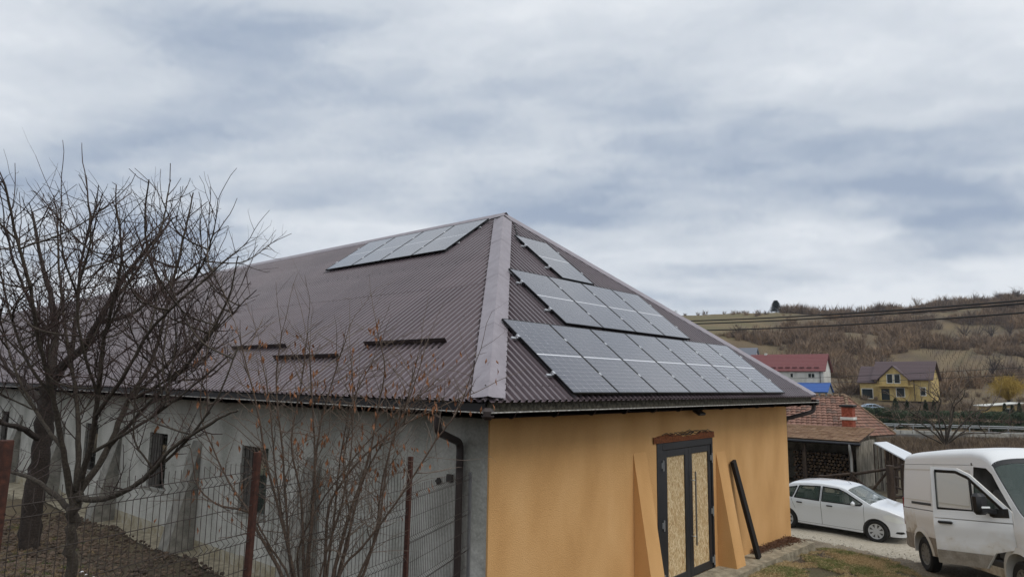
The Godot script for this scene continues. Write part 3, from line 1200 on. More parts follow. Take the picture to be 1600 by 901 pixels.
# ---------------------------------------------------------------- solar panels
func solar() -> void:
	var pw := 1.134
	var ph := 1.70
	var fr := Geo.new()
	for b in [[-pw / 2, -ph / 2, -pw / 2 + 0.016, ph / 2], [pw / 2 - 0.016, -ph / 2, pw / 2, ph / 2], [-pw / 2 + 0.016, -ph / 2, pw / 2 - 0.016, -ph / 2 + 0.016], [-pw / 2 + 0.016, ph / 2 - 0.016, pw / 2 - 0.016, ph / 2]]:
		fr.box(Vector3(b[0], b[1], -0.032), Vector3(b[2], b[3], 0.003), 0.002)
	var frame := fr.mesh()
	var bs := Geo.new()
	bs.box(Vector3(-pw / 2 + 0.014, -ph / 2 + 0.014, -0.006), Vector3(pw / 2 - 0.014, ph / 2 - 0.014, -0.003))
	var sheet := bs.mesh()
	var cg := Geo.new()
	cg.box(Vector3(-0.0874, -0.0433, -0.003), Vector3(0.0874, 0.0433, -0.0012), 0.0006)
	var cell := cg.mesh()
	var block := Geo.new()
	for r in 9:
		for c in 6:
			block.quad(Vector3(-0.0874 + c * 0.182, -0.0433 + r * 0.0912, -0.0012), Vector3(0.0874 + c * 0.182, -0.0433 + r * 0.0912, -0.0012), Vector3(0.0874 + c * 0.182, 0.0433 + r * 0.0912, -0.0012), Vector3(-0.0874 + c * 0.182, 0.0433 + r * 0.0912, -0.0012))
	var cells := block.mesh()
	var cl := Geo.new()
	cl.box(Vector3(-0.022, -0.03, -0.03), Vector3(0.022, 0.03, 0.008), 0.003)
	var clamp_ := cl.mesh()
	var cx := EW / 2 - 0.2915
	var ce := 1.0 / sqrt(1 + TF * TF)
	var cs := 1.0 / sqrt(1 + TS * TS)
	var end := Basis(Vector3(1, 0, 0), Vector3(0, TF * ce, -ce), Vector3(0, ce, TF * ce))
	var side := Basis(Vector3(0, 0, 1), Vector3(cs, TS * cs, 0), Vector3(-TS * cs, cs, 0))
	var lift := 0.107
	var rows := [
		{"n": 7, "s": 0.833, "x": cx - 3 * 1.15, "where": "bottom row of the end roof", "group": "panels of the bottom row"},
		{"n": 4, "s": 2.631, "x": cx - 1.5 * 1.15 - 0.006, "where": "middle row of the end roof", "group": "panels of the middle row"},
		{"n": 1, "s": 4.407, "x": cx + 0.01, "where": "alone at the top of the end roof", "group": ""},
		{"n": 4, "s": 6.045, "x": 5.262 + 0.575, "where": "row under the long roof ridge", "group": "panels under the ridge"}]
	var order := ["first", "second", "third", "fourth", "fifth", "sixth", "seventh"]
	for r in rows.size():
		var w: Dictionary = rows[r]
		for k in w.n:
			var x := Transform3D()
			if r < 3:
				x = Transform3D(end, Vector3(w.x + k * 1.15, HE, 0) + end.y * w.s + end.z * lift)
			else:
				x = Transform3D(side, Vector3(0, HE, -(w.x + k * 1.15)) + side.y * w.s + side.z * lift)
			var label := "solar panel, %s from hip cap, %s" % [order[k], w.where]
			if r == 2:
				label = "single black framed solar panel alone at the top of the end roof"
			elif k == 0 and r < 2:
				label = "solar panel nearest the hip cap, %s" % w.where
			var o := thing("solar_panel", label, "solar panel", Vector3.ZERO, w.group if w.group else "solar panels")
			o.transform = x
			put_mesh("frame", frame, M.panel_frame, o)
			put_mesh("backsheet", sheet, M.backsheet, o)
			if (r == 0 and k < 3) or (r == 1 and k < 1):
				for b in 2:
					for row in 9:
						for c in 6:
							put_mesh("cell", cell, M.cell, o, Transform3D(Basis(), Vector3(-0.455 + c * 0.182, (0.056 if b == 1 else -0.7856) + row * 0.0912, 0)))
			else:
				for b in 2:
					put_mesh("cell_block", cells, M.cell, o, Transform3D(Basis(), Vector3(-0.455, 0.056 if b == 1 else -0.7856, 0)))
			for y in [-0.42, 0.42]:
				put_mesh("clamp", clamp_, M.aluminium, o, Transform3D(Basis(), Vector3(-pw / 2 - 0.008, y, 0.0)))
				if k == w.n - 1 and r < 3:
					put_mesh("clamp", clamp_, M.aluminium, o, Transform3D(Basis(), Vector3(pw / 2 + 0.008, y, 0.0)))
		# two rails under each row
		for y in [-0.42, 0.42]:
			var rail := Geo.new()
			var b: Basis = end if r < 3 else side
			var a: Vector3
			var e: Vector3
			if r < 3:
				a = Vector3(w.x - pw / 2 - 0.13, HE, 0) + b.y * (w.s + y) + b.z * 0.052
				e = Vector3(w.x + (w.n - 1) * 1.15 + pw / 2 + 0.06, HE, 0) + b.y * (w.s + y) + b.z * 0.052
			else:
				a = Vector3(0, HE, -(w.x - pw / 2 - 0.06)) + b.y * (w.s + y) + b.z * 0.052
				e = Vector3(0, HE, -(w.x + (w.n - 1) * 1.15 + pw / 2 + 0.06)) + b.y * (w.s + y) + b.z * 0.052
			rail.beam(a, e, 0.04, 0.042, b.z, 0.004)
			var place := ["bottom row", "middle row", "single top panel", "row below the ridge"][r] as String
			tag(put("mounting_rail", rail, M.aluminium), "%s aluminium rail under the %s of solar panels" % ["lower" if y < 0 else "upper", place], "rail", "panel rails")


# ---------------------------------------------------------------- bare trees and shrubs
var crown_top := 1e6
var crown_give := 1.0
var crown_side := 1e6


func smooth_path(path: Array, parts: int) -> Array:
	var out := []
	var n := path.size()
	for k in n - 1:
		var a: Vector3 = path[max(k - 1, 0)]
		var b: Vector3 = path[k]
		var c: Vector3 = path[k + 1]
		var d: Vector3 = path[min(k + 2, n - 1)]
		for s in parts:
			out.append(b.cubic_interpolate(c, a, d, float(s) / parts))
	out.append(path[n - 1])
	return out


# one shoot with its side shoots and buds
func shoot(g: Geo, r: RandomNumberGenerator, p: Vector3, dir: Vector3, length: float, rad: float, level: int, rise: float, wild: float, step: float) -> void:
	var n := maxi(2, int(length / step))
	var pts := [p]
	var rads := [rad]
	var d := dir
	var q := p
	var lid := crown_top + r.randf_range(-0.35, 0.12) * crown_give
	for k in n:
		if q.y > lid or across_of(q.x, q.z) > crown_side + (lid - crown_top) * 0.6:
			break
		d = (d + Vector3(r.randfn(0, wild), rise + r.randfn(0, wild), r.randfn(0, wild))).normalized()
		q += d * length / n
		pts.append(q)
		rads.append(lerpf(rad, rad * 0.45, float(k + 1) / n))
	if pts.size() < 2:
		return
	g.tube(pts, rads, 4 if rad > 0.006 else 3, false)
	if level <= 0:
		return
	for k in range(1, pts.size()):
		if r.randf() < 0.75:
			var side := Vector3(r.randfn(0, 1), r.randfn(0.25, 0.6), r.randfn(0, 1)).normalized()
			var dd: Vector3 = (side + (pts[k] - pts[k - 1]).normalized() * 0.7).normalized()
			if level == 1 or r.randf() < 0.5:
				shoot(g, r, pts[k], dd, step * r.randf_range(0.25, 0.8), rads[k] * 0.75, 0, 0.0, wild, step * 0.5)
			else:
				shoot(g, r, pts[k], dd, length * r.randf_range(0.25, 0.55), rads[k] * 0.7, level - 1, rise, wild, step)


# limbs: [radius at foot, radius at tip, [points]]
func bare_tree(t: Node3D, limbs: Array, bark: Material, twig: Material, seed_: int, spacing: float, reach: Vector2, twig_rad: float, levels: int, rise: float, wild: float, step: float) -> void:
	var r := RandomNumberGenerator.new()
	r.seed = seed_
	var tw := Geo.new()
	for k in limbs.size():
		var limb: Array = limbs[k]
		var pts := smooth_path(limb[2], 6)
		var rads := []
		for s in pts.size():
			var f := float(s) / (pts.size() - 1)
			pts[s] += Vector3(r.randfn(0, 1), r.randfn(0, 1), r.randfn(0, 1)) * minf(limb[1] * 0.4, 0.012)
			rads.append(lerpf(limb[0], limb[1], pow(f, 0.8)) * r.randf_range(0.9, 1.12))
		var g := Geo.new()
		g.tube(pts, rads, 9 if limb[0] > 0.03 else 6)
		var o := put("trunk" if k == 0 else "limb", g, bark, t)
		o.position = -t.position
		if k == 0:
			continue
		var gone := 0.0
		var next := spacing
		for s in range(1, pts.size()):
			var along: Vector3 = pts[s] - pts[s - 1]
			gone += along.length()
			while gone > next:
				next += spacing * r.randf_range(0.5, 1.5)
				var f := float(s) / (pts.size() - 1)
				if f < 0.2:
					continue
				var side := Vector3(r.randfn(0, 1), r.randfn(0.35, 0.5), r.randfn(0, 1)).normalized()
				var d := (side + along.normalized() * 0.6).normalized()
				shoot(tw, r, pts[s], d, r.randf_range(reach.x, reach.y) * (1.1 - 0.35 * f), minf(twig_rad * r.randf_range(0.8, 1.5), rads[s] * 0.8), levels, rise, wild, step)
		shoot(tw, r, pts[pts.size() - 1], (pts[pts.size() - 1] - pts[pts.size() - 2]).normalized(), reach.y * 0.8, minf(limb[1], twig_rad * 1.4), levels, rise, wild, step)
	var o := put("twigs", tw, twig, t)
	o.position = -t.position
	o.set_meta("kind", "stuff")


func seen(list: Array, depth: float) -> Array:
	var out := []
	for p in list:
		out.append(at(p[0], p[1], depth + (p[2] if p.size() > 2 else 0.0)))
	return out


func garden_trees() -> void:
	var t := thing("young_fruit_tree", "bare young fruit tree with slim pale trunk, nearest behind the wire fence", "tree", Vector3(-3.95, 1.2, -0.9))
	var d := 5.5
	crown_top = 5.2
	crown_side = -2.2
	var limbs := [
		[0.044, 0.04, seen([[112, 1010], [110, 930], [111, 860], [116, 800], [118, 772]], d)],
		[0.026, 0.010, seen([[113, 800], [85, 772, 0.1], [50, 748, 0.2], [14, 735, 0.35], [-30, 700, 0.5]], d)],
		[0.028, 0.007, seen([[114, 790], [98, 705, -0.1], [82, 620, -0.2], [62, 540, -0.35], [46, 450, -0.5], [22, 360, -0.6], [6, 285, -0.7]], d)],
		[0.026, 0.006, seen([[118, 772], [122, 690, 0.15], [117, 610, 0.3], [102, 520, 0.4], [92, 420, 0.5], [88, 330, 0.6]], d)],
		[0.030, 0.006, seen([[120, 765], [140, 700, -0.1], [152, 620, -0.25], [160, 540, -0.3], [176, 470, -0.4], [190, 400, -0.5], [180, 320, -0.5]], d)],
		[0.030, 0.006, seen([[122, 770], [168, 700, 0.2], [200, 625, 0.4], [238, 560, 0.5], [262, 470, 0.6], [282, 390, 0.7], [302, 300, 0.8]], d)],
		[0.030, 0.007, seen([[122, 778], [156, 780, -0.2], [195, 766, -0.4], [233, 740, -0.5], [271, 698, -0.6], [330, 660, -0.7], [372, 640, -0.8]], d)],
		[0.018, 0.005, seen([[148, 650, -0.2], [190, 592, -0.4], [232, 520, -0.5], [280, 470, -0.6], [320, 436, -0.6], [356, 402, -0.6]], d)],
		[0.016, 0.005, seen([[262, 470, 0.6], [298, 440, 0.5], [322, 400, 0.4], [338, 340, 0.3]], d)],
		[0.018, 0.005, seen([[96, 700, -0.1], [60, 650, 0.1], [28, 590, 0.2], [5, 520, 0.3], [-20, 430, 0.3]], d)],
		[0.016, 0.005, seen([[200, 625, 0.4], [250, 600, 0.3], [300, 560, 0.1], [345, 500, 0.0]], d)],
		[0.014, 0.005, seen([[152, 620, -0.25], [128, 540, -0.5], [120, 460, -0.6], [140, 380, -0.7], [136, 300, -0.7]], d)],
		[0.014, 0.005, seen([[176, 470, -0.4], [215, 420, -0.2], [250, 360, 0.0], [262, 300, 0.1]], d)],
		[0.018, 0.005, seen([[168, 700, 0.2], [240, 622, 0.0], [300, 560, -0.2], [350, 480, -0.3], [372, 400, -0.4]], d)],
		[0.015, 0.005, seen([[200, 625, 0.4], [270, 562, 0.5], [330, 520, 0.6], [390, 462, 0.6]], d)],
		[0.015, 0.005, seen([[146, 705, -0.1], [220, 662, -0.3], [290, 612, -0.4], [360, 552, -0.5]], d)],
		[0.014, 0.005, seen([[262, 470, 0.6], [232, 400, 0.5], [226, 335, 0.4], [232, 280, 0.3]], d)],
		[0.014, 0.005, seen([[82, 620, -0.2], [40, 560, -0.3], [10, 470, -0.3], [-10, 380, -0.3]], d)],
		[0.013, 0.005, seen([[233, 740, -0.5], [290, 690, -0.6], [340, 620, -0.7], [372, 540, -0.7]], d)]]
	# finer boughs fill the crown between the limbs
	var rr := RandomNumberGenerator.new()
	rr.seed = 77
	for k in range(2, limbs.size()):
		var base := smooth_path(limbs[k][2], 6)
		for q in 7:
			var s := rr.randi_range(int(base.size() * 0.3), base.size() - 2)
			var p: Vector3 = base[s]
			var side := Vector3(rr.randfn(0, 0.7), rr.randf_range(0.1, 0.8), rr.randfn(0, 0.7)).normalized()
			var m := p + side * rr.randf_range(0.2, 0.4)
			var e := m + (side + Vector3(rr.randfn(0, 0.3), 0.5, rr.randfn(0, 0.3))).normalized() * rr.randf_range(0.25, 0.6)
			if e.y < 5.0 and across_of(e.x, e.z) < -2.3:
				limbs.append([0.008, 0.004, [p, m, e]])
	bare_tree(t, limbs, M.bark_light, M.twig, 201, 0.064, Vector2(0.2, 0.6), 0.0041, 2, 0.08, 0.12, 0.075)
	t = thing("old_fruit_tree", "old bare fruit tree with thick dark trunk beside the grey wall", "tree", Vector3(-2.05, 0.5, -9.1))
	d = 12.0
	crown_top = 7.0
	crown_side = -5.2
	limbs = [
		[0.19, 0.13, seen([[43, 880], [45, 850], [50, 790], [62, 720], [70, 660], [74, 600]], d)],
		[0.085, 0.02, seen([[72, 625], [100, 570, -0.4], [135, 535, -0.8], [165, 480, -1.0], [200, 425, -1.2], [245, 370, -1.4]], d)],
		[0.08, 0.02, seen([[74, 610], [85, 540, 0.3], [80, 470, 0.6], [62, 400, 0.8], [50, 330, 1.0]], d)],
		[0.065, 0.02, seen([[66, 690], [30, 668, -0.5], [0, 660, -0.9], [-50, 620, -1.2]], d)],
		[0.065, 0.02, seen([[72, 640], [40, 600, 0.4], [10, 575, 0.8], [-20, 520, 1.0]], d)],
		[0.042, 0.014, seen([[110, 560, -0.5], [120, 480, -0.2], [128, 400, 0.0], [150, 320, 0.2]], d)],
		[0.042, 0.014, seen([[150, 505, -0.9], [205, 490, -0.7], [255, 450, -0.5], [310, 410, -0.3]], d)],
		[0.04, 0.014, seen([[84, 530, 0.3], [50, 480, 0.1], [25, 420, -0.1], [5, 350, -0.3]], d)]]
	bare_tree(t, limbs, M.bark_dark, M.twig_dark, 202, 0.085, Vector2(0.4, 1.3), 0.0075, 2, 0.06, 0.12, 0.16)
	crown_top = 1e6
	crown_side = 1e6
	# hazel bush before the fence
	t = thing("hazel_bush", "many stemmed hazel bush with orange dry leaves before the grey wall", "bush", Vector3(-2.45, 1.25, 0.15))
	d = 5.35
	var stems := [
		[[480, 990], [466, 898], [468, 850], [500, 786], [531, 744], [556, 711], [600, 662], [648, 622], [690, 600]],
		[[490, 990], [482, 898], [488, 800], [491, 740], [496, 690], [506, 640], [530, 560], [540, 530]],
		[[500, 990], [507, 898], [512, 802], [528, 763], [561, 720], [620, 670], [700, 630], [745, 612]],
		[[505, 990], [521, 898], [541, 820], [561, 760], [576, 715], [590, 640], [601, 575], [590, 520]],
		[[510, 990], [531, 896], [566, 854], [599, 812], [634, 762], [680, 690], [716, 640], [738, 580]],
		[[515, 990], [561, 898], [590, 830], [600, 760], [612, 690], [640, 620], [660, 560]],
		[[470, 990], [450, 900], [420, 852], [396, 808], [361, 760], [332, 700], [312, 640], [322, 560]],
		[[475, 990], [460, 900], [436, 800], [416, 720], [402, 640], [382, 560], [372, 520]],
		[[465, 990], [440, 900], [402, 830], [386, 800], [340, 788], [310, 762], [300, 720]],
		[[480, 990], [456, 900], [446, 780], [441, 700], [431, 600], [440, 520]],
		[[490, 990], [500, 900], [530, 800], [545, 730], [552, 640], [548, 560]],
		[[478, 990], [474, 880], [470, 780], [455, 690], [470, 600], [480, 520]]]
	limbs = []
	var r := RandomNumberGenerator.new()
	r.seed = 5
	for k in 6:
		var a: Array = stems[r.randi() % 12]
		var b: Array = stems[r.randi() % 12]
		var mix := []
		var f := r.randf_range(0.25, 0.75)
		for q in mini(a.size(), b.size()):
			mix.append([lerpf(a[q][0], b[q][0], f) + r.randfn(0, 5), lerpf(a[q][1], b[q][1], f) + r.randfn(0, 4)])
		stems.append(mix)
	for s in stems:
		var off := r.randf_range(-0.3, 0.25)
		var pts := []
		for k in s.size():
			pts.append([s[k][0], s[k][1], off * k / s.size()])
		limbs.append([r.randf_range(0.009, 0.02), 0.0035, seen(pts, d)])
	bare_tree(t, limbs, M.hazel_stem, M.hazel_twig, 203, 0.06, Vector2(0.2, 0.6), 0.0034, 2, 0.03, 0.11, 0.09)
	var g := Geo.new()
	for l in limbs:
		var pts := smooth_path(l[2], 8)
		for s in pts.size():
			if s < pts.size() * 0.45:
				continue
			if r.randf() < 0.45:
				continue
			var spray := Vector3(r.randfn(0, 0.12), r.randfn(0.05, 0.1), r.randfn(0, 0.12))
			for q in 3:
				if r.randf() < 0.35:
					continue
				var p: Vector3 = pts[s] + spray + Vector3(r.randfn(0, 0.035), r.randfn(0, 0.035), r.randfn(0, 0.035))
				var w := r.randf_range(0.006, 0.013)
				var h := r.randf_range(0.035, 0.08)
				var a := Vector3(r.randfn(0, 1), 0, r.randfn(0, 1)).normalized()
				var tip := p - Vector3(r.randfn(0, 0.012), h, r.randfn(0, 0.012))
				var mid := p.lerp(tip, 0.5) + a.cross(Vector3.UP) * 0.008
				g.tri(p, mid - a * w, mid + a * w)
				g.tri(tip, mid + a * w, mid - a * w)
	var o := put("dry_leaves", g, M.dry_leaf, t)
	o.position = -t.position
	o.set_meta("kind", "stuff")


func fence() -> void:
	var posts := [[Vector3(-5.05, 1.5, 1.68), 3.27, 0.055], [Vector3(-3.4, 1.3, 0.92), 3.05, 0.05], [Vector3(-1.47, 1.0, 0.34), 2.84, 0.05], [Vector3(0.3, 0.5, -0.55), 2.46, 0.045]]
	var t := thing("wire_mesh_fence", "welded wire mesh fence with rusty square posts before the grey wall", "fence", posts[0][0])
	for k in posts.size():
		var p: Vector3 = posts[k][0]
		var g := Geo.new()
		g.slab(Transform3D(Basis(Vector3.UP, 0.4) * Basis(Vector3(0, 0, 1), [-0.015, -0.035, -0.03, 0.0][k]), Vector3(p.x, (p.y - 0.5 + posts[k][1]) / 2, p.z)), Vector3(posts[k][2], posts[k][1] - p.y + 0.5, posts[k][2]) * Vector3(0.85, 1, 0.85), 0.004)
		var o := put("post", g, M.rust if k < 3 else M.zinc_post, t)
		o.position = -t.position
	var tops := [3.04, 2.86, 2.56]
	var tall := 1.72
	# one upright wire with the V folds of welded mesh, and one cross wire, shared by all
	var g := Geo.new()
	var pts := []
	var rads := []
	for y in [0.0, -0.07, -0.1, -0.13, -0.48, -0.51, -0.54, -0.9, -0.93, -0.96, -1.32, -1.35, -1.38, -1.72]:
		var bent: float = 0.03 if y in [-0.1, -0.51, -0.93, -1.35] else 0.0
		pts.append(Vector3(0, y, bent))
		rads.append(0.0026)
	g.tube(pts, rads, 4, false)
	var upright := g.mesh()
	for k in 3:
		var a: Vector3 = posts[k][0]
		var b: Vector3 = posts[k + 1][0]
		a.y = tops[k]
		b.y = tops[k] - [0.05, 0.02, 0.06][k]
		var dir := (b - a)
		var length := dir.length()
		dir = dir.normalized()
		var out := dir.cross(Vector3.UP).normalized()
		var panel := Node3D.new()
		panel.name = "mesh_panel"
		t.add_child(panel, true)
		panel.transform = Transform3D(Basis(dir, Vector3.UP, out), a - t.position)
		var n := int(length / 0.05)
		for s in n:
			put_mesh("upright_wire", upright, M.wire, panel, Transform3D(Basis(), Vector3(0.03 + s * 0.05, 0, 0)))
		g = Geo.new()
		g.tube([Vector3(0, 0, 0), Vector3(length, 0, 0)], [0.0026, 0.0026], 4, false)
		var cross := g.mesh()
		for y in [-0.07, -0.13, -0.3, -0.48, -0.54, -0.72, -0.9, -0.96, -1.14, -1.32, -1.38, -1.55]:
			put_mesh("cross_wire", cross, M.wire, panel, Transform3D(Basis(), Vector3(0, y, 0.005)))


# ---------------------------------------------------------------- ground cover
func tuft(seed_: int, n: int, long: float, lean: float) -> ArrayMesh:
	var r := RandomNumberGenerator.new()
	r.seed = seed_
	var g := Geo.new()
	for k in n:
		var p := Vector3(r.randfn(0, 0.03), 0, r.randfn(0, 0.03))
		var d := Vector3(r.randfn(0, lean), 1, r.randfn(0, lean)).normalized()
		var s := d.cross(Vector3(r.randf(), 0, r.randf())).normalized() * 0.004
		var h := long * r.randf_range(0.4, 1.1)
		var m := p + d * h * 0.55
		var tip := m + (d + Vector3(r.randfn(0, 0.7), -0.35, r.randfn(0, 0.7))).normalized() * h * 0.5
		g.quad(p - s, p + s, m + s * 0.8, m - s * 0.8)
		g.tri(m - s * 0.8, m + s * 0.8, tip)
	return g.mesh()


func clod(seed_: int) -> ArrayMesh:
	var r := RandomNumberGenerator.new()
	r.seed = seed_
	var g := Geo.new()
	var s := SphereMesh.new()
	s.radial_segments = 7
	s.rings = 4
	var a := s.get_mesh_arrays()
	var v: PackedVector3Array = a[Mesh.ARRAY_VERTEX]
	var ids: PackedInt32Array = a[Mesh.ARRAY_INDEX]
	var moved := {}
	for k in v.size():
		var key := (v[k] * 1000).round()
		if not moved.has(key):
			moved[key] = v[k] * r.randf_range(0.65, 1.25)
		v[k] = moved[key]
	for k in range(0, ids.size(), 3):
		g.tri(v[ids[k]], v[ids[k + 2]], v[ids[k + 1]])
	return g.mesh()


func cover() -> void:
	var m := plain(Color.WHITE, 0.9)
	m.vertex_color_use_as_albedo = true
	var r := RandomNumberGenerator.new()
	r.seed = 300
	var places := []
	var colors := []
	# straw and green grass between walkway and drive
	for k in 24000:
		var x := r.randf_range(5.0, 12.2)
		var z := r.randf_range(0.1, 4.2)
		if x + 0.35 * (z - 1.6) + noise_b.get_noise_2d(x * 2, z * 2) * 0.9 > 10.5 + r.randf() * 1.0:
			continue
		if noise_a.get_noise_2d(x * 30, z * 30) < r.randfn(-0.12, 0.12):
			continue
		if x > 7.2 and z > 2.0 + (11.0 - x) * 0.6:
			continue
		places.append(Transform3D(Basis(Vector3.UP, r.randf() * TAU).scaled(Vector3.ONE * r.randf_range(0.5, 1.2)), Vector3(x, ground_at(x, z), z)))
		var q := noise_c.get_noise_2d(x * 14, z * 14) + r.randfn(0, 0.18)
		colors.append(Color(0.6, 0.46, 0.26).lerp(Color(0.42, 0.31, 0.16), r.randf()) if q < 0.13 else Color(0.16, 0.19, 0.06).lerp(Color(0.3, 0.29, 0.12), r.randf()))
	scatter("grass", tuft(1, 16, 0.11, 0.9), m, places, colors, "flattened straw coloured grass before the concrete walkway", "grass")
	# the bank on the left
	places = []
	colors = []
	for k in 14000:
		var x := r.randf_range(-7.5, -0.15)
		var z := r.randf_range(-13.0, 2.5)
		var q := noise_a.get_noise_2d(x * 22, z * 22) + r.randfn(0, 0.12)
		if q < 0.08 or x > -0.9 - r.randf() * 0.8:
			continue
		places.append(Transform3D(Basis(Vector3.UP, r.randf() * TAU).scaled(Vector3.ONE * r.randf_range(0.5, 1.2)), Vector3(x, ground_at(x, z), z)))
		colors.append(Color(0.17, 0.12, 0.07).lerp(Color(0.26, 0.19, 0.1), r.randf()) if r.randf() < 0.78 else Color(0.07, 0.1, 0.025))
	scatter("bank_grass", tuft(2, 14, 0.08, 1.2), m, places, colors, "withered grass on the soil bank under the trees", "grass")
	places = []
	colors = []
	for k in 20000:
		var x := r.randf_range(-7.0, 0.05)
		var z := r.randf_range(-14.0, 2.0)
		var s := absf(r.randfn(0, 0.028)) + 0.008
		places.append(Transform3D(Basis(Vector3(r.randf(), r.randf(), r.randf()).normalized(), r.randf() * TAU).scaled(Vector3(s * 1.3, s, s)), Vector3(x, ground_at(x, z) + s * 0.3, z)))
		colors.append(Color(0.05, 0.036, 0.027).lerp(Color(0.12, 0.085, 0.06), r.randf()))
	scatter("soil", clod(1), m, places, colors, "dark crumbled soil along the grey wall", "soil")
	# gravel on lane and drive
	places = []
	colors = []
	for k in 4500:
		var x := r.randf_range(9.4, 17.0)
		var z := r.randf_range(-4.0, 5.0)
		if x < 11.4 and z < 0.3:
			continue
		var s := absf(r.randfn(0, 0.011)) + 0.005
		places.append(Transform3D(Basis(Vector3(r.randf(), r.randf(), r.randf()).normalized(), r.randf() * TAU).scaled(Vector3(s * 1.3, s, s)), Vector3(x, ground_at(x, z) + 0.035 * float(x > 12.0) + s * 0.2, z)))
		colors.append(Color(0.3, 0.27, 0.22).lerp(Color(0.42, 0.39, 0.34), r.randf()))
	scatter("gravel", clod(2), m, places, colors, "loose gravel and clods on the lane by the cars", "gravel")
	var which := ["third", "second", "first", "fourth"]
	var count := 0
	for s in [[132, 843, 10.5, 0.05], [138, 851, 10.3, 0.04], [123, 842, 10.6, 0.035], [150, 852, 10.2, 0.035]]:
		var p := at(s[0], s[1], s[2])
		var g := Geo.new()
		var cm := clod(7)
		var o := put_mesh("white_stone", cm, M.backsheet, null, Transform3D(Basis().scaled(Vector3(1.4, 0.8, 1.0) * s[3]), Vector3(p.x, ground_at(p.x, p.z) + 0.02, p.z)))
		tag(o, "small white stone on dark soil, %s from left of four" % which[count], "stone", "white stones on the bank")
		count += 1


# ---------------------------------------------------------------- the hillside
func bush_mesh(seed_: int, n: int, thin: float) -> ArrayMesh:
	var r := RandomNumberGenerator.new()
	r.seed = seed_
	var g := Geo.new()
	for k in n:
		var a := r.randf() * TAU
		var p := Vector3(cos(a), 0, sin(a)) * r.randf() * 0.35
		var tip := Vector3(cos(a + r.randfn(0, 0.6)), 0, sin(a + r.randfn(0, 0.6))) * r.randf_range(0.1, 0.55) + Vector3.UP * r.randf_range(0.35, 1.0)
		var m := p.lerp(tip, 0.5) + Vector3(r.randfn(0, 0.06), 0.08, r.randfn(0, 0.06))
		var s := (tip - p).cross(Vector3(r.randfn(0, 1), 0, r.randfn(0, 1))).normalized() * thin
		g.quad(p - s, p + s, m + s, m - s)
		g.tri(m - s, m + s, tip)
		for q in 2:
			var e := m.lerp(tip, r.randf()) + Vector3(r.randfn(0, 0.14), r.randfn(0.08, 0.1), r.randfn(0, 0.14))
			g.tri(m - s * 0.6, m + s * 0.6, e)
	return g.mesh()


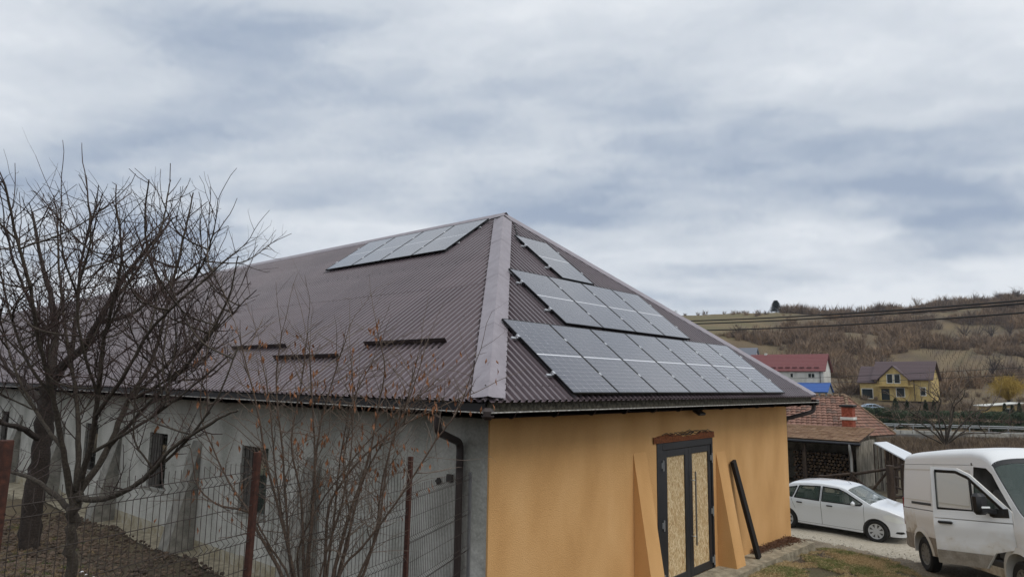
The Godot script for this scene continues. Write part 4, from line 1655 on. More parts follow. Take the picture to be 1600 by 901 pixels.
func hillside() -> void:
	var m := plain(Color.WHITE, 0.95)
	m.vertex_color_use_as_albedo = true
	var r := RandomNumberGenerator.new()
	r.seed = 400
	for v in 3:
		var places := []
		var colors := []
		for k in 9000:
			var t := r.randf_range(150, 395)
			var l := r.randf_range(40, 330)
			var q := spot(t, l)
			var mask := noise_c.get_noise_2d(q.x * 0.42, q.y * 0.42) + 0.5 * noise_b.get_noise_2d(q.x * 0.35, q.y * 0.35)
			var ratio := l / t
			if t > 250 and ratio < 0.40 and r.randf() < 0.97:
				continue
			var want := 0.14
			if ratio < 0.48 and t > 190 and t < 250:
				want = -0.1
			if ratio > 0.48 and t > 225:
				want = 0.0
			if ratio > 0.60 and t > 175 and t < 240:
				want = 0.26
			if mask < want + r.randfn(0, 0.06):
				continue
			var y := ground_at(q.x, q.y)
			var s := r.randf_range(1.2, 4.2) if r.randf() < 0.9 else r.randf_range(4.5, 7.0)
			places.append(Transform3D(Basis(Vector3.UP, r.randf() * TAU).scaled(Vector3(s * 1.25, s * r.randf_range(0.7, 1.1), s * 1.25)), Vector3(q.x, y - 0.15, q.y)))
			var tint := Color(0.125, 0.085, 0.058).lerp(Color(0.3, 0.2, 0.115), r.randf())
			tint = tint.lerp(Color(0.2, 0.17, 0.15), r.randf() * 0.35)
			colors.append(tint)
		scatter("scrub", bush_mesh(410 + v, 46, 0.016), m, places, colors, "brown leafless scrub covering the slopes of the hill", "scrub")
	# vines in rows on the right of the hill
	var g := Geo.new()
	for row in 13:
		for k in 60:
			var q := spot(196 + row * 3.6 + k * 0.05, 128 + k * 1.9 + row * 1.0)
			var y := ground_at(q.x, q.y)
			g.tube([Vector3(q.x, y - 0.1, q.y), Vector3(q.x + r.randfn(0, 0.1), y + 1.2, q.y)], [0.06, 0.04], 3, false)
			g.tube([Vector3(q.x, y + 0.9, q.y), Vector3(q.x + r.randfn(0, 0.5), y + 1.6, q.y + r.randfn(0, 0.5))], [0.04, 0.02], 3, false)
	var o := put("vineyard", g, M.twig)
	o.set_meta("kind", "stuff")
	tag(o, "rows of bare vines on the right of the hill", "vineyard")
	# trees that stand out singly
	var singles := [
		[1213, 488, 375, 7.0, "dark bushy conifer standing out on the skyline above the pasture", "conifer"],
		[1250, 486, 378, 6.5, "small bare tree on the skyline right of the dark conifer", "bare"],
		[1328, 482, 370, 5.0, "low bare tree on the skyline above the red roofed house", "bare"],
		[1432, 478, 365, 9.5, "pale round crowned bare tree, tallest in the middle of skyline", "pale"],
		[1380, 480, 370, 6.0, "dark bare tree on the skyline left of the pale round one", "bare"],
		[1480, 472, 365, 6.5, "bare tree on the skyline right of the pale round one", "bare"],
		[1525, 471, 365, 7.5, "spreading bare tree on the skyline near the right edge", "bare"],
		[1563, 468, 365, 8.5, "dense dark bare tree on the skyline, second from right edge", "bare"],
		[1590, 466, 365, 10.0, "tall bare tree on the skyline at the right edge", "bare"],
		[1225, 556, 190, 5.0, "small dark tree standing behind the ridge of the red roof", "bare"],
		[1507, 524, 255, 10.0, "dark bare tree above the vineyard, leftmost of four", "bare"],
		[1527, 522, 258, 9.0, "dark bare tree above the vineyard, second of four from left", "bare"],
		[1549, 520, 262, 9.5, "dark bare tree above the vineyard, third of four from left", "bare"],
		[1578, 518, 262, 8.0, "dark bare tree above the vineyard, rightmost of four", "bare"],
		[1385, 588, 175, 8.0, "purplish bare tree on the slope behind the yellow house", "bare"],
		[1552, 580, 175, 8.5, "broad purplish bare tree on the slope above the willow", "bare"]]
	for k in singles.size():
		var s: Array = singles[k]
		var p := at(s[0], s[1], s[2])
		var y := ground_at(p.x, p.z)
		var t := thing("hill_conifer" if s[5] == "conifer" else "hill_tree", s[4], "tree", Vector3(p.x, y, p.z), "single trees on the hill")
		small_tree(t, s[3], s[5], 500 + k)


func small_tree(t: Node3D, tall: float, kind: String, seed_: int) -> void:
	var r := RandomNumberGenerator.new()
	r.seed = seed_
	var g := Geo.new()
	g.tube([Vector3(0, -0.3, 0), Vector3(0.02, 0.2, 0.01) * tall, Vector3(0.0, 0.45, 0.02) * tall], [tall * 0.03, tall * 0.022, tall * 0.012], 6)
	put("trunk", g, M.bark_dark, t)
	g = Geo.new()
	if kind == "conifer":
		for k in 1600:
			var h := r.randf()
			var a := r.randf() * TAU
			var w := pow(1.0 - h, 0.7) * 0.5 + 0.04
			var p := Vector3(cos(a) * w * sqrt(r.randf()), 0.1 + h * 0.9, sin(a) * w * sqrt(r.randf())) * tall
			var d := Vector3(cos(a), 0.3, sin(a)) * tall * 0.12
			var s := Vector3(-sin(a), 0, cos(a)) * tall * 0.05
			g.tri(p - s, p + s, p + d)
		put("crown", g, M.needle, t)
		return
	var n := 26 if tall > 6 else 18
	for k in n:
		var a := TAU * k / n + r.randfn(0, 0.3)
		var d := Vector3(cos(a) * r.randf_range(0.3, 0.9), 1.0, sin(a) * r.randf_range(0.3, 0.9)).normalized()
		shoot(g, r, Vector3(0, r.randf_range(0.18, 0.45), 0.01) * tall, d, tall * r.randf_range(0.35, 0.62), tall * 0.009, 2, 0.04, 0.14, tall * 0.07)
	put("crown", g, M.pale_twig if kind == "pale" else M.twig_far, t)


# ---------------------------------------------------------------- vehicles: x forward, y up, z to the right, origin on the ground under the rear axle
class Shell:
	var top: Array
	var edge: Array
	var half: Array
	var belt: float
	var lean: float

	func read(t: Array, x: float) -> float:
		if x <= t[0][0]:
			return t[0][1]
		for k in t.size() - 1:
			if x < t[k + 1][0]:
				return lerpf(t[k][1], t[k + 1][1], (x - t[k][0]) / (t[k + 1][0] - t[k][0]))
		return t[t.size() - 1][1]

	func soft(t: Array, x: float) -> float:
		return (read(t, x - 0.08) + read(t, x - 0.04) + read(t, x) + read(t, x + 0.04) + read(t, x + 0.08)) / 5.0

	func wide(x: float, y: float) -> float:
		var w := soft(half, x)
		if y > belt:
			w -= (y - belt) * lean + (y - belt) * (y - belt) * lean * 0.25
		w -= maxf(0.0, 0.75 - y) * 0.09
		w += 0.018 * exp(-pow((y - belt + 0.1) / 0.12, 2))
		return w

	func side(p: Vector2, s: float, out := 0.0) -> Vector3:
		return Vector3(p.x, p.y, s * (wide(p.x, p.y) + out))

	# the part over the side's upper edge: a from 0 at the edge to 1 on the middle line
	func over(x: float, a: float, s: float, out := 0.0) -> Vector3:
		var e := soft(edge, x)
		var h := soft(top, x)
		var w := wide(x, e)
		var ang := a * PI / 2
		return Vector3(x, e + (h + out - e) * pow(sin(ang), 0.75), s * w * pow(maxf(cos(ang), 0.0), 0.72))

	func roof(g: Geo, x0: float, x1: float, a0: float, a1: float, out := 0.0) -> void:
		var nx := int(ceil((x1 - x0) / 0.06))
		for s in [-1.0, 1.0]:
			for k in nx:
				for q in 10:
					var xa := lerpf(x0, x1, float(k) / nx)
					var xb := lerpf(x0, x1, float(k + 1) / nx)
					var aa := lerpf(a0, a1, q / 10.0)
					var ab := lerpf(a0, a1, (q + 1) / 10.0)
					var pts := [over(xa, aa, s, out), over(xb, aa, s, out), over(xb, ab, s, out), over(xa, ab, s, out)]
					if s > 0:
						g.quad(pts[0], pts[1], pts[2], pts[3])
					else:
						g.quad(pts[3], pts[2], pts[1], pts[0])


func arch(x: float, y: float, r: float) -> PackedVector2Array:
	var p := PackedVector2Array()
	for k in 21:
		var a := PI * k / 20
		p.append(Vector2(x + cos(a) * r, y + sin(a) * r))
	p.append(Vector2(x - r, -0.5))
	p.append(Vector2(x + r, -0.5))
	return p


func poly(a: Array) -> PackedVector2Array:
	var p := PackedVector2Array()
	for q in a:
		p.append(Vector2(q[0], q[1]))
	return p


func smooth_all(g: Geo) -> void:
	# average the normals of faces that meet at a point under less than 40 degrees
	var at_ := {}
	for k in g.v.size():
		var key := (g.v[k] * 2000).round()
		if not at_.has(key):
			at_[key] = []
		at_[key].append(k)
	var nn := g.n.duplicate()
	for key in at_:
		for k in at_[key]:
			var s := Vector3.ZERO
			for q in at_[key]:
				if g.n[q].dot(g.n[k]) > 0.75:
					s += g.n[q]
			nn[k] = s.normalized()
	g.n = nn


func wheel(parent: Node3D, p: Vector3, r: float, wide: float, rim_r: float, spokes: int, s: float, cap: Material, called := "wheel") -> Node3D:
	var g := Geo.new()
	var x := Transform3D(Basis(Vector3.RIGHT, s * PI / 2), p)
	var h := wide / 2
	g.lathe([Vector2(rim_r, -h * 0.8), Vector2(r * 0.86, -h), Vector2(r * 0.97, -h * 0.8), Vector2(r, -h * 0.4), Vector2(r, h * 0.4), Vector2(r * 0.97, h * 0.8), Vector2(r * 0.86, h), Vector2(rim_r, h * 0.86), Vector2(rim_r * 0.97, h * 0.5)], x, 32)
	var o := put(called, g, M.rubber, parent)
	g = Geo.new()
	g.lathe([Vector2(rim_r, h * 0.84), Vector2(rim_r * 0.9, h * 0.78), Vector2(rim_r * 0.86, h * 0.45)], x, 32)
	g.lathe([Vector2(rim_r * 0.32, h * 0.62), Vector2(rim_r * 0.22, h * 0.72), Vector2(0.0001, h * 0.74)], x, 20)
	for k in spokes:
		var a := TAU * k / spokes
		var d := Vector3(cos(a), 0, sin(a))
		var e := Vector3(-sin(a), 0, cos(a))
		var w := rim_r * 0.14
		var up := Vector3.UP
		var y0 := h * 0.66
		var y1 := h * 0.74
		g.quad(x * (d * rim_r * 0.25 - e * w + up * y0), x * (d * rim_r * 0.92 - e * w * 1.35 + up * y1), x * (d * rim_r * 0.92 + e * w * 1.35 + up * y1), x * (d * rim_r * 0.25 + e * w + up * y0))
	put("rim", g, cap, o)
	g = Geo.new()
	g.lathe([Vector2(rim_r * 0.95, h * 0.4), Vector2(0.0001, h * 0.4)], x, 20)
	put("brake", g, M.seat_cloth, o)
	return o


func saloon(called: String, label: String, x: Transform3D, paint: Material, far := false) -> Node3D:
	var t := thing(called, label, "car", Vector3.ZERO, "white cars" if not far else "")
	t.transform = x
	var sh := Shell.new()
	sh.top = [[-0.98, 0.62], [-0.95, 0.95], [-0.85, 1.03], [-0.5, 1.07], [0.16, 1.37], [0.6, 1.425], [1.05, 1.44], [1.5, 1.41], [1.72, 1.36], [2.42, 0.985], [2.75, 0.92], [3.05, 0.83], [3.2, 0.72], [3.27, 0.6], [3.28, 0.3]]
	sh.edge = [[-0.98, 0.55], [-0.95, 0.88], [-0.85, 0.96], [-0.45, 1.0], [0.16, 1.3], [0.6, 1.35], [1.05, 1.365], [1.5, 1.335], [1.72, 1.28], [2.38, 0.95], [2.75, 0.875], [3.05, 0.77], [3.2, 0.66], [3.27, 0.55], [3.28, 0.25]]
	sh.half = [[-0.98, 0.66], [-0.8, 0.77], [-0.3, 0.82], [0.6, 0.83], [2.2, 0.83], [2.6, 0.82], [3.0, 0.72], [3.2, 0.56], [3.28, 0.42]]
	sh.belt = 0.92
	sh.lean = 0.32
	var arches := [arch(0.0, 0.3, 0.335), arch(2.47, 0.3, 0.335)]
	var rim := []
	for k in sh.edge.size():
		rim.append([sh.edge[k][0], sh.edge[k][1] + 0.004])
	# side outline along the softened edge
	var outline := [[3.27, 0.22], [3.0, 0.2], [-0.9, 0.24], [-0.97, 0.4]]
	var q := -0.97
	while q < 3.27:
		outline.append([q, sh.soft(sh.edge, q)])
		q += 0.05
	var seams := [poly([[1.035, 0.27], [1.045, 0.27], [1.03, 1.29], [1.02, 1.29]]), poly([[2.17, 0.27], [2.178, 0.27], [2.2, 0.96], [2.192, 0.96]]), poly([[0.28, 0.62], [0.288, 0.62], [0.17, 0.93], [0.162, 0.93]]), poly([[0.3, 0.27], [2.17, 0.27], [2.17, 0.277], [0.3, 0.277]])]
	var cell := 0.12 if far else 0.07
	var glasses := [poly([[1.06, 0.93], [1.07, 1.315], [1.5, 1.295], [1.72, 1.215], [2.16, 0.985], [2.1, 0.93]]), poly([[0.27, 0.945], [0.4, 1.275], [1.0, 1.315], [0.99, 0.93]]), poly([[-0.2, 1.0], [0.1, 1.2], [0.33, 1.255], [0.21, 0.95]])]
	var g := Geo.new()
	for s in [-1.0, 1.0]:
		g.panel(poly(outline), arches + ([] if far else glasses) + (seams if s > 0 and not far else []), cell, func(p: Vector2) -> Vector3: return sh.side(p, s), s)
	sh.roof(g, -0.98, 1.76, 0.0, 1.0)
	sh.roof(g, 1.76, 2.36, 0.0, 0.2)
	sh.roof(g, 2.36, 3.28, 0.0, 1.0)
	smooth_all(g)
	put("body", g, paint, t)
	g = Geo.new()
	for s in [-1.0, 1.0]:
		g.panel(poly([[-0.8, 0.3], [3.0, 0.3], [3.0, 0.66], [2.3, 0.86], [1.6, 0.9], [0.2, 0.9], [-0.8, 0.8]]), [], 0.3, func(p: Vector2) -> Vector3: return sh.side(p, s, -0.05), s)
	g.box(Vector3(-0.8, 0.18, -0.66), Vector3(2.75, 0.3, 0.66))
	put("underbody", g, M.seat_cloth, t)
	for s in [-1.0, 1.0]:
		for w in glasses:
			g = Geo.new()
			g.panel(w, [], cell, func(p: Vector2) -> Vector3: return sh.side(p, s, 0.004 if far else -0.006), s)
			put("window", g, M.glass_dark if far else M.glass, t)
	g = Geo.new()
	sh.roof(g, 1.73, 2.4, 0.17, 1.0, -0.004)
	smooth_all(g)
	put("windscreen", g, M.glass, t)
	g = Geo.new()
	sh.roof(g, -0.42, 0.12, 0.2, 1.0, 0.006)
	put("rear_window", g, M.glass_dark, t)
	for s in [-1.0, 1.0]:
		g = Geo.new()
		g.panel(poly([[2.72, 0.62], [2.66, 0.73], [2.8, 0.79], [3.05, 0.7], [3.17, 0.58], [3.0, 0.57]]), [], 0.06, func(p: Vector2) -> Vector3: return sh.side(p, s, 0.006), s)
		put("headlight", g, M.lamp_glass, t)
		g = Geo.new()
		g.panel(poly([[2.93, 0.3], [2.96, 0.345], [3.1, 0.35], [3.14, 0.31], [3.06, 0.285]]), [], 0.06, func(p: Vector2) -> Vector3: return sh.side(p, s, 0.005), s)
		put("bumper_vent", g, M.black_plastic, t)
		wheel(t, Vector3(0.0, 0.3, s * 0.72), 0.3, 0.19, 0.2, 8, s, M.hubcap)
		wheel(t, Vector3(2.47, 0.3, s * 0.72), 0.3, 0.19, 0.2, 8, s, M.hubcap)
		if far:
			continue
		g = Geo.new()
		var c := sh.side(Vector2(1.95, 0.96), s, 0.0)
		var mx := Transform3D(Basis(Vector3.UP, s * 0.25), c + Vector3(0, 0.02, s * 0.12))
		g.slab(mx, Vector3(0.1, 0.12, 0.2), 0.04)
		smooth_all(g)
		g.beam(c - Vector3(0, 0.03, 0), c + Vector3(0, -0.01, s * 0.06), 0.05, 0.03)
		put("mirror", g, paint, t)
		g = Geo.new()
		g.panel(poly([[1.93, 0.935], [2.16, 0.985], [2.12, 0.925], [2.0, 0.91]]), [], 0.08, func(p: Vector2) -> Vector3: return sh.side(p, s, 0.008), s)
		put("mirror_base", g, M.black_plastic, t)
		for hx in [0.42, 1.28]:
			g = Geo.new()
			g.slab(Transform3D(Basis(), sh.side(Vector2(hx, 0.82), s, 0.012)), Vector3(0.17, 0.035, 0.03), 0.012)
			put("door_handle", g, M.black_plastic, t)
	if not far:
		g = Geo.new()
		g.tube([Vector3(1.62, 1.38, 0), Vector3(1.5, 1.47, 0)], [0.006, 0.004], 5)
		put("aerial", g, M.black_plastic, t)
		g = Geo.new()
		for z in [-0.35, 0.25]:
			g.tube([Vector3(2.4, 0.985, z), Vector3(2.3, 1.06, z + 0.3)], [0.01, 0.008], 5)
		g.box(Vector3(2.36, 0.945, -0.6), Vector3(2.46, 0.975, 0.6), 0.01)
		put("wipers", g, M.black_plastic, t)
		g = Geo.new()
		g.slab(Transform3D(Basis(Vector3(0, 0, 1), -0.1), Vector3(2.12, 0.82, 0)), Vector3(0.5, 0.2, 1.36), 0.05)
		put("dashboard", g, M.seat_cloth, t)
		g = Geo.new()
		for s in [-1.0, 1.0]:
			for w in glasses:
				for k in w.size():
					g.beam(sh.side(w[k], s, 0.0), sh.side(w[(k + 1) % w.size()], s, 0.0), 0.014, 0.03)
		put("window_trim", g, M.black_plastic, t).set_meta("kind", "stuff")
		for sx in [0.55, 1.55]:
			for sz in [-0.36, 0.36]:
				g = Geo.new()
				g.slab(Transform3D(Basis(Vector3(0, 0, 1), 0.15), Vector3(sx, 0.85, sz)), Vector3(0.14, 0.6, 0.44), 0.05)
				put("seat", g, M.seat_cloth, t)
	return t


func dirt_texture() -> ImageTexture:
	# white paint under splashed road dirt, densest behind the wheels and along the sills; u over 6.2 m, v over 2.6 m
	var w := 768
	var h := 320
	var im := Image.create(w, h, false, Image.FORMAT_RGB8)
	var clean := rgb(234, 236, 236)
	var dust := rgb(208, 201, 187)
	var mud := rgb(148, 134, 112)
	for y in h:
		for x in w:
			var px := x / 768.0 * 6.2 - 1.4
			var py := (1.0 - y / 320.0) * 2.6
			var n := noise_b.get_noise_2d(px * 16, py * 22) * 0.6 + noise_a.get_noise_2d(px * 260, py * 300) * 0.5
			var edge := 0.98 + 0.25 * noise_b.get_noise_2d(px * 8, 3)
			if px < -0.2:
				edge += 0.3
			var s := clampf((edge - py) * 1.8 + n * 0.6, 0, 1)
			var c := clean.lerp(dust, s)
			c = c.lerp(mud, clampf((edge - 0.2 - py) * 1.3 + n * 1.3 - 0.25, 0, 0.75))
			im.set_pixel(x, y, c)
	return ImageTexture.create_from_image(im)


func van() -> void:
	var pr := Vector3(11.05, -0.2, 2.45)
	var pf := Vector3(7.97, 0.19, 4.37)
	var f := (pf - pr).normalized()
	var right := f.cross(Vector3.UP).normalized()
	var t := thing("delivery_van", "dirty white delivery van with its front passenger door swung open", "van")
	t.transform = Transform3D(Basis(f, right.cross(f), right), pr - right * 0.88)
	var dirty := StandardMaterial3D.new()
	dirty.albedo_texture = dirt_texture()
	dirty.uv1_scale = Vector3(1 / 6.2, -1 / 2.6, 1)
	dirty.uv1_offset = Vector3(1.4 / 6.2, 1, 0)
	dirty.roughness = 0.45
	var sh := Shell.new()
	sh.top = [[-1.0, 1.9], [-0.98, 2.3], [-0.9, 2.42], [-0.7, 2.46], [0.6, 2.5], [2.2, 2.5], [2.65, 2.46], [2.9, 2.37], [3.06, 2.24], [3.86, 1.42], [4.02, 1.33], [4.36, 1.16], [4.52, 0.98], [4.6, 0.7], [4.62, 0.3]]
	sh.edge = [[-1.0, 1.8], [-0.98, 2.15], [-0.9, 2.24], [-0.7, 2.26], [2.2, 2.3], [2.65, 2.26], [2.9, 2.17], [3.06, 2.06], [3.82, 1.34], [4.02, 1.25], [4.36, 1.08], [4.52, 0.9], [4.6, 0.62], [4.62, 0.25]]
	sh.half = [[-1.0, 0.92], [-0.85, 0.98], [0, 1.0], [3.2, 1.0], [3.8, 0.97], [4.3, 0.86], [4.6, 0.66]]
	sh.belt = 1.2
	sh.lean = 0.085
	var arches := [arch(0.0, 0.36, 0.43), arch(3.64, 0.36, 0.43)]
	var outline := [[4.6, 0.34], [3.3, 0.34], [-0.93, 0.42], [-0.99, 0.6]]
	var q := -0.99
	while q < 4.59:
		outline.append([q, sh.soft(sh.edge, q)])
		q += 0.06
	var opening := poly([[2.36, 0.5], [2.35, 2.13], [2.8, 2.11], [3.0, 2.01], [3.6, 1.42], [3.62, 0.83], [3.3, 0.74], [3.16, 0.5]])
	var grooves := [poly([[-0.99, 1.235], [2.35, 1.235], [2.35, 1.25], [-0.99, 1.25]]), poly([[0.7, 0.44], [0.71, 0.44], [0.71, 2.2], [0.7, 2.2]]), poly([[-0.88, 2.16], [2.35, 2.16], [2.35, 2.168], [-0.88, 2.168]])]
	var g := Geo.new()
	g.uved = true
	for s in [-1.0, 1.0]:
		g.panel(poly(outline), arches + ([opening] + grooves if s > 0 else []), 0.09, func(p: Vector2) -> Vector3: return sh.side(p, s), s)
	put("body_side", g, dirty, t)
	g = Geo.new()
	sh.roof(g, -1.0, 3.0, 0.0, 1.0)
	sh.roof(g, 3.0, 3.94, 0.0, 0.12)
	sh.roof(g, 3.94, 4.62, 0.0, 1.0)
	smooth_all(g)
	# the tail
	for k in 10:
		var ya := lerpf(0.42, 1.85, k / 10.0)
		var yb := lerpf(0.42, 1.85, (k + 1) / 10.0)
		g.quad(sh.side(Vector2(-0.995, ya), 1.0), sh.side(Vector2(-0.995, yb), 1.0), sh.side(Vector2(-0.995, yb), -1.0), sh.side(Vector2(-0.995, ya), -1.0))
	put("body_top", g, M.van_white, t)
	# lower cladding, proud of the side
	for s in [-1.0, 1.0]:
		for c_ in [poly([[-0.98, 0.4], [-0.98, 0.72], [-0.1, 0.72], [-0.3, 0.4]]), poly([[0.1, 0.72], [2.34, 0.72], [2.34, 0.36], [0.3, 0.36]])]:
			g = Geo.new()
			g.panel(c_, arches, 0.12, func(p: Vector2) -> Vector3: return sh.side(p, s, 0.014), s)
			put("cladding", g, M.van_grey, t)
		for ax in [0.0, 3.64]:
			g = Geo.new()
			for k in 20:
				var a := PI * k / 20
				var b := PI * (k + 1) / 20
				var i0 := Vector2(ax + cos(a) * 0.432, 0.36 + sin(a) * 0.432)
				var i1 := Vector2(ax + cos(b) * 0.432, 0.36 + sin(b) * 0.432)
				var o0 := Vector2(ax + cos(a) * 0.53, 0.36 + sin(a) * 0.53)
				var o1 := Vector2(ax + cos(b) * 0.53, 0.36 + sin(b) * 0.53)
				if s > 0:
					g.quad(sh.side(i0, s, 0.03), sh.side(o0, s, 0.008), sh.side(o1, s, 0.008), sh.side(i1, s, 0.03))
					g.quad(sh.side(i0, s, 0.03), sh.side(i1, s, 0.03), sh.side(i1, s, -0.25), sh.side(i0, s, -0.25))
				else:
					g.quad(sh.side(i1, s, 0.03), sh.side(o1, s, 0.008), sh.side(o0, s, 0.008), sh.side(i0, s, 0.03))
					g.quad(sh.side(i0, s, -0.25), sh.side(i1, s, -0.25), sh.side(i1, s, 0.03), sh.side(i0, s, 0.03))
			smooth_all(g)
			put("wheel_arch", g, M.van_dusty, t)
		wheel(t, Vector3(0.0, 0.345, s * 0.87), 0.345, 0.22, 0.215, 10, s, M.dull_steel)
		wheel(t, Vector3(3.64, 0.345, s * 0.87), 0.345, 0.22, 0.215, 10, s, M.dull_steel)
	# pressed field and sliding-door rail on the load side
	for f_ in [[-0.84, 0.6], [0.8, 2.22]]:
		g = Geo.new()
		var ring := poly([[f_[0], 1.42], [f_[1], 1.42], [f_[1], 2.07], [f_[0], 2.07]])
		g.panel(ring, [poly([[f_[0] + 0.018, 1.438], [f_[1] - 0.018, 1.438], [f_[1] - 0.018, 2.052], [f_[0] + 0.018, 2.052]])], 0.2, func(p: Vector2) -> Vector3: return sh.side(p, 1.0, 0.008), 1.0)
		put("pressing", g, M.van_dusty, t)
	g = Geo.new()
	g.panel(poly([[-0.4, 1.34], [0.6, 1.34], [0.6, 1.39], [-0.4, 1.39]]), [], 0.2, func(p: Vector2) -> Vector3: return sh.side(p, 1.0, 0.007), 1.0)
	put("slide_rail", g, M.black_plastic, t)
	for s in [-1.0, 1.0]:
		g = Geo.new()
		g.slab(Transform3D(Basis(), Vector3(-0.98, 1.15, s * 0.88)), Vector3(0.07, 0.6, 0.13), 0.02)
		put("tail_light", g, M.tail_red, t)
	g = Geo.new()
	g.slab(Transform3D(Basis(), Vector3(-1.01, 0.5, 0)), Vector3(0.14, 0.22, 1.85), 0.04)
	put("rear_bumper", g, M.van_grey, t)
	g = Geo.new()
	sh.roof(g, 3.05, 3.88, 0.1, 1.0, -0.004)
	smooth_all(g)
	put("windscreen", g, M.glass, t)
	g = Geo.new()
	sh.roof(g, 2.98, 3.07, 0.1, 1.0, 0.001)
	sh.roof(g, 3.86, 3.96, 0.1, 1.0, 0.001)
	sh.roof(g, 3.07, 3.86, 0.105, 0.16, 0.001)
	put("windscreen_seal", g, M.black_plastic, t)
	for s in [-1.0, 1.0]:
		g = Geo.new()
		g.panel(poly([[4.16, 0.82], [4.12, 1.0], [4.36, 1.02], [4.52, 0.84], [4.45, 0.74]]), [], 0.08, func(p: Vector2) -> Vector3: return sh.side(p, s, 0.008), s)
		put("headlight", g, M.lamp_glass, t)
	# face of the van: grille, bumper, plate
	g = Geo.new()
	g.slab(Transform3D(Basis(Vector3(0, 0, 1), 0.12), Vector3(4.56, 0.5, 0)), Vector3(0.16, 0.4, 1.5), 0.06)
	put("front_bumper", g, M.van_grey, t)
	g = Geo.new()
	g.slab(Transform3D(Basis(Vector3(0, 0, 1), 0.2), Vector3(4.575, 0.8, 0)), Vector3(0.07, 0.16, 1.0), 0.02)
	for k in 3:
		g.beam(Vector3(4.63 - k * 0.008, 0.75 + k * 0.05, -0.46), Vector3(4.63 - k * 0.008, 0.75 + k * 0.05, 0.46), 0.012, 0.018)
	put("grille", g, M.black_plastic, t)
	g = Geo.new()
	g.box(Vector3(4.635, 0.46, -0.26), Vector3(4.645, 0.57, 0.26), 0.003)
	put("number_plate", g, M.white_wall, t)
	g = Geo.new()
	g.panel(poly([[3.06, 1.42], [3.04, 1.92], [3.54, 1.42]]), [], 0.1, func(p: Vector2) -> Vector3: return sh.side(p, -1.0, 0.006), -1.0)
	g.panel(poly([[2.4, 1.42], [2.4, 2.04], [2.8, 2.02], [3.0, 1.92], [3.02, 1.42]]), [], 0.1, func(p: Vector2) -> Vector3: return sh.side(p, -1.0, 0.006), -1.0)
	put("window", g, M.glass_dark, t)
	# cab behind the open door
	g = Geo.new()
	g.box(Vector3(2.26, 0.45, -0.93), Vector3(2.3, 2.2, 0.9))
	put("bulkhead", g, M.board, t)
	g = Geo.new()
	g.box(Vector3(2.3, 0.45, -0.93), Vector3(3.6, 0.55, 0.8))
	g.box(Vector3(3.5, 0.85, -0.9), Vector3(3.9, 1.27, 0.85), 0.05)
	g.box(Vector3(-0.9, 0.4, -0.85), Vector3(2.26, 0.5, 0.85))
	put("cab_floor", g, M.seat_cloth, t)
	for z in [-0.45, 0.42]:
		g = Geo.new()
		g.box(Vector3(2.4, 0.55, z - 0.28), Vector3(3.0, 0.95, z + 0.28), 0.05)
		g.slab(Transform3D(Basis(Vector3(0, 0, 1), 0.12), Vector3(2.45, 1.32, z)), Vector3(0.16, 0.85, 0.5), 0.06)
		g.slab(Transform3D(Basis(Vector3(0, 0, 1), 0.12), Vector3(2.39, 1.86, z)), Vector3(0.12, 0.2, 0.28), 0.05)
		put("seat", g, M.seat_cloth, t)
	# the open door turns about the front pillar
	var hinge := Vector3(3.58, 0.0, 0.985)
	var turn := Transform3D(Basis(Vector3.UP, DOOR_ANGLE), hinge) * Transform3D(Basis(), -hinge)
	var window := poly([[2.45, 1.4], [2.44, 2.04], [2.78, 2.03], [2.97, 1.94], [3.46, 1.44], [3.46, 1.38]])
	var leaf := poly([[2.38, 0.5], [2.37, 2.115], [2.8, 2.095], [3.0, 1.995], [3.58, 1.42], [3.6, 0.84], [3.29, 0.755], [3.14, 0.5]])
	g = Geo.new()
	g.uved = true
	g.panel(leaf, [window, poly([[2.38, 1.235], [3.6, 1.235], [3.6, 1.25], [2.38, 1.25]])], 0.08, func(p: Vector2) -> Vector3: return sh.side(p, 1.0), 1.0)
	var d := put("door", g, dirty, t)
	d.transform = turn
	d.set_meta("label", "open front passenger door, muddy below the handle")
	g = Geo.new()
	g.panel(leaf, [window], 0.15, func(p: Vector2) -> Vector3: return sh.side(p, 1.0, -0.06), -1.0)
	for k in leaf.size():
		var a := leaf[k]
		var b := leaf[(k + 1) % leaf.size()]
		g.quad(sh.side(a, 1.0), sh.side(b, 1.0), sh.side(b, 1.0, -0.06), sh.side(a, 1.0, -0.06))
	put("inner_panel", g, M.van_dusty, d)
	g = Geo.new()
	g.panel(poly([[2.39, 0.5], [2.39, 0.72], [3.26, 0.72], [3.12, 0.5]]), [], 0.12, func(p: Vector2) -> Vector3: return sh.side(p, 1.0, 0.014), 1.0)
	put("cladding", g, M.van_grey, d)
	g = Geo.new()
	g.panel(window, [], 0.12, func(p: Vector2) -> Vector3: return sh.side(p, 1.0, -0.012), 1.0)
	put("window", g, M.glass, d)
	g = Geo.new()
	for k in window.size():
		g.beam(sh.side(window[k], 1.0, 0.0), sh.side(window[(k + 1) % window.size()], 1.0, 0.0), 0.012, 0.05, Vector3(0.1, 1, 0.3))
	g.beam(sh.side(Vector2(3.02, 1.4), 1.0, 0.0), sh.side(Vector2(3.0, 1.9), 1.0, 0.0), 0.012, 0.04, Vector3(1, 0, 0))
	put("window_seal", g, M.black_plastic, d)
	g = Geo.new()
	g.slab(Transform3D(Basis(), sh.side(Vector2(2.58, 1.18), 1.0, 0.03)), Vector3(0.24, 0.045, 0.045), 0.016)
	put("handle", g, M.black_plastic, d)
	g = Geo.new()
	var c := sh.side(Vector2(3.24, 1.5), 1.0, 0.0)
	g.slab(Transform3D(Basis(Vector3.UP, -0.2), c + Vector3(0, 0.03, 0.27)), Vector3(0.16, 0.34, 0.24), 0.05)
	smooth_all(g)
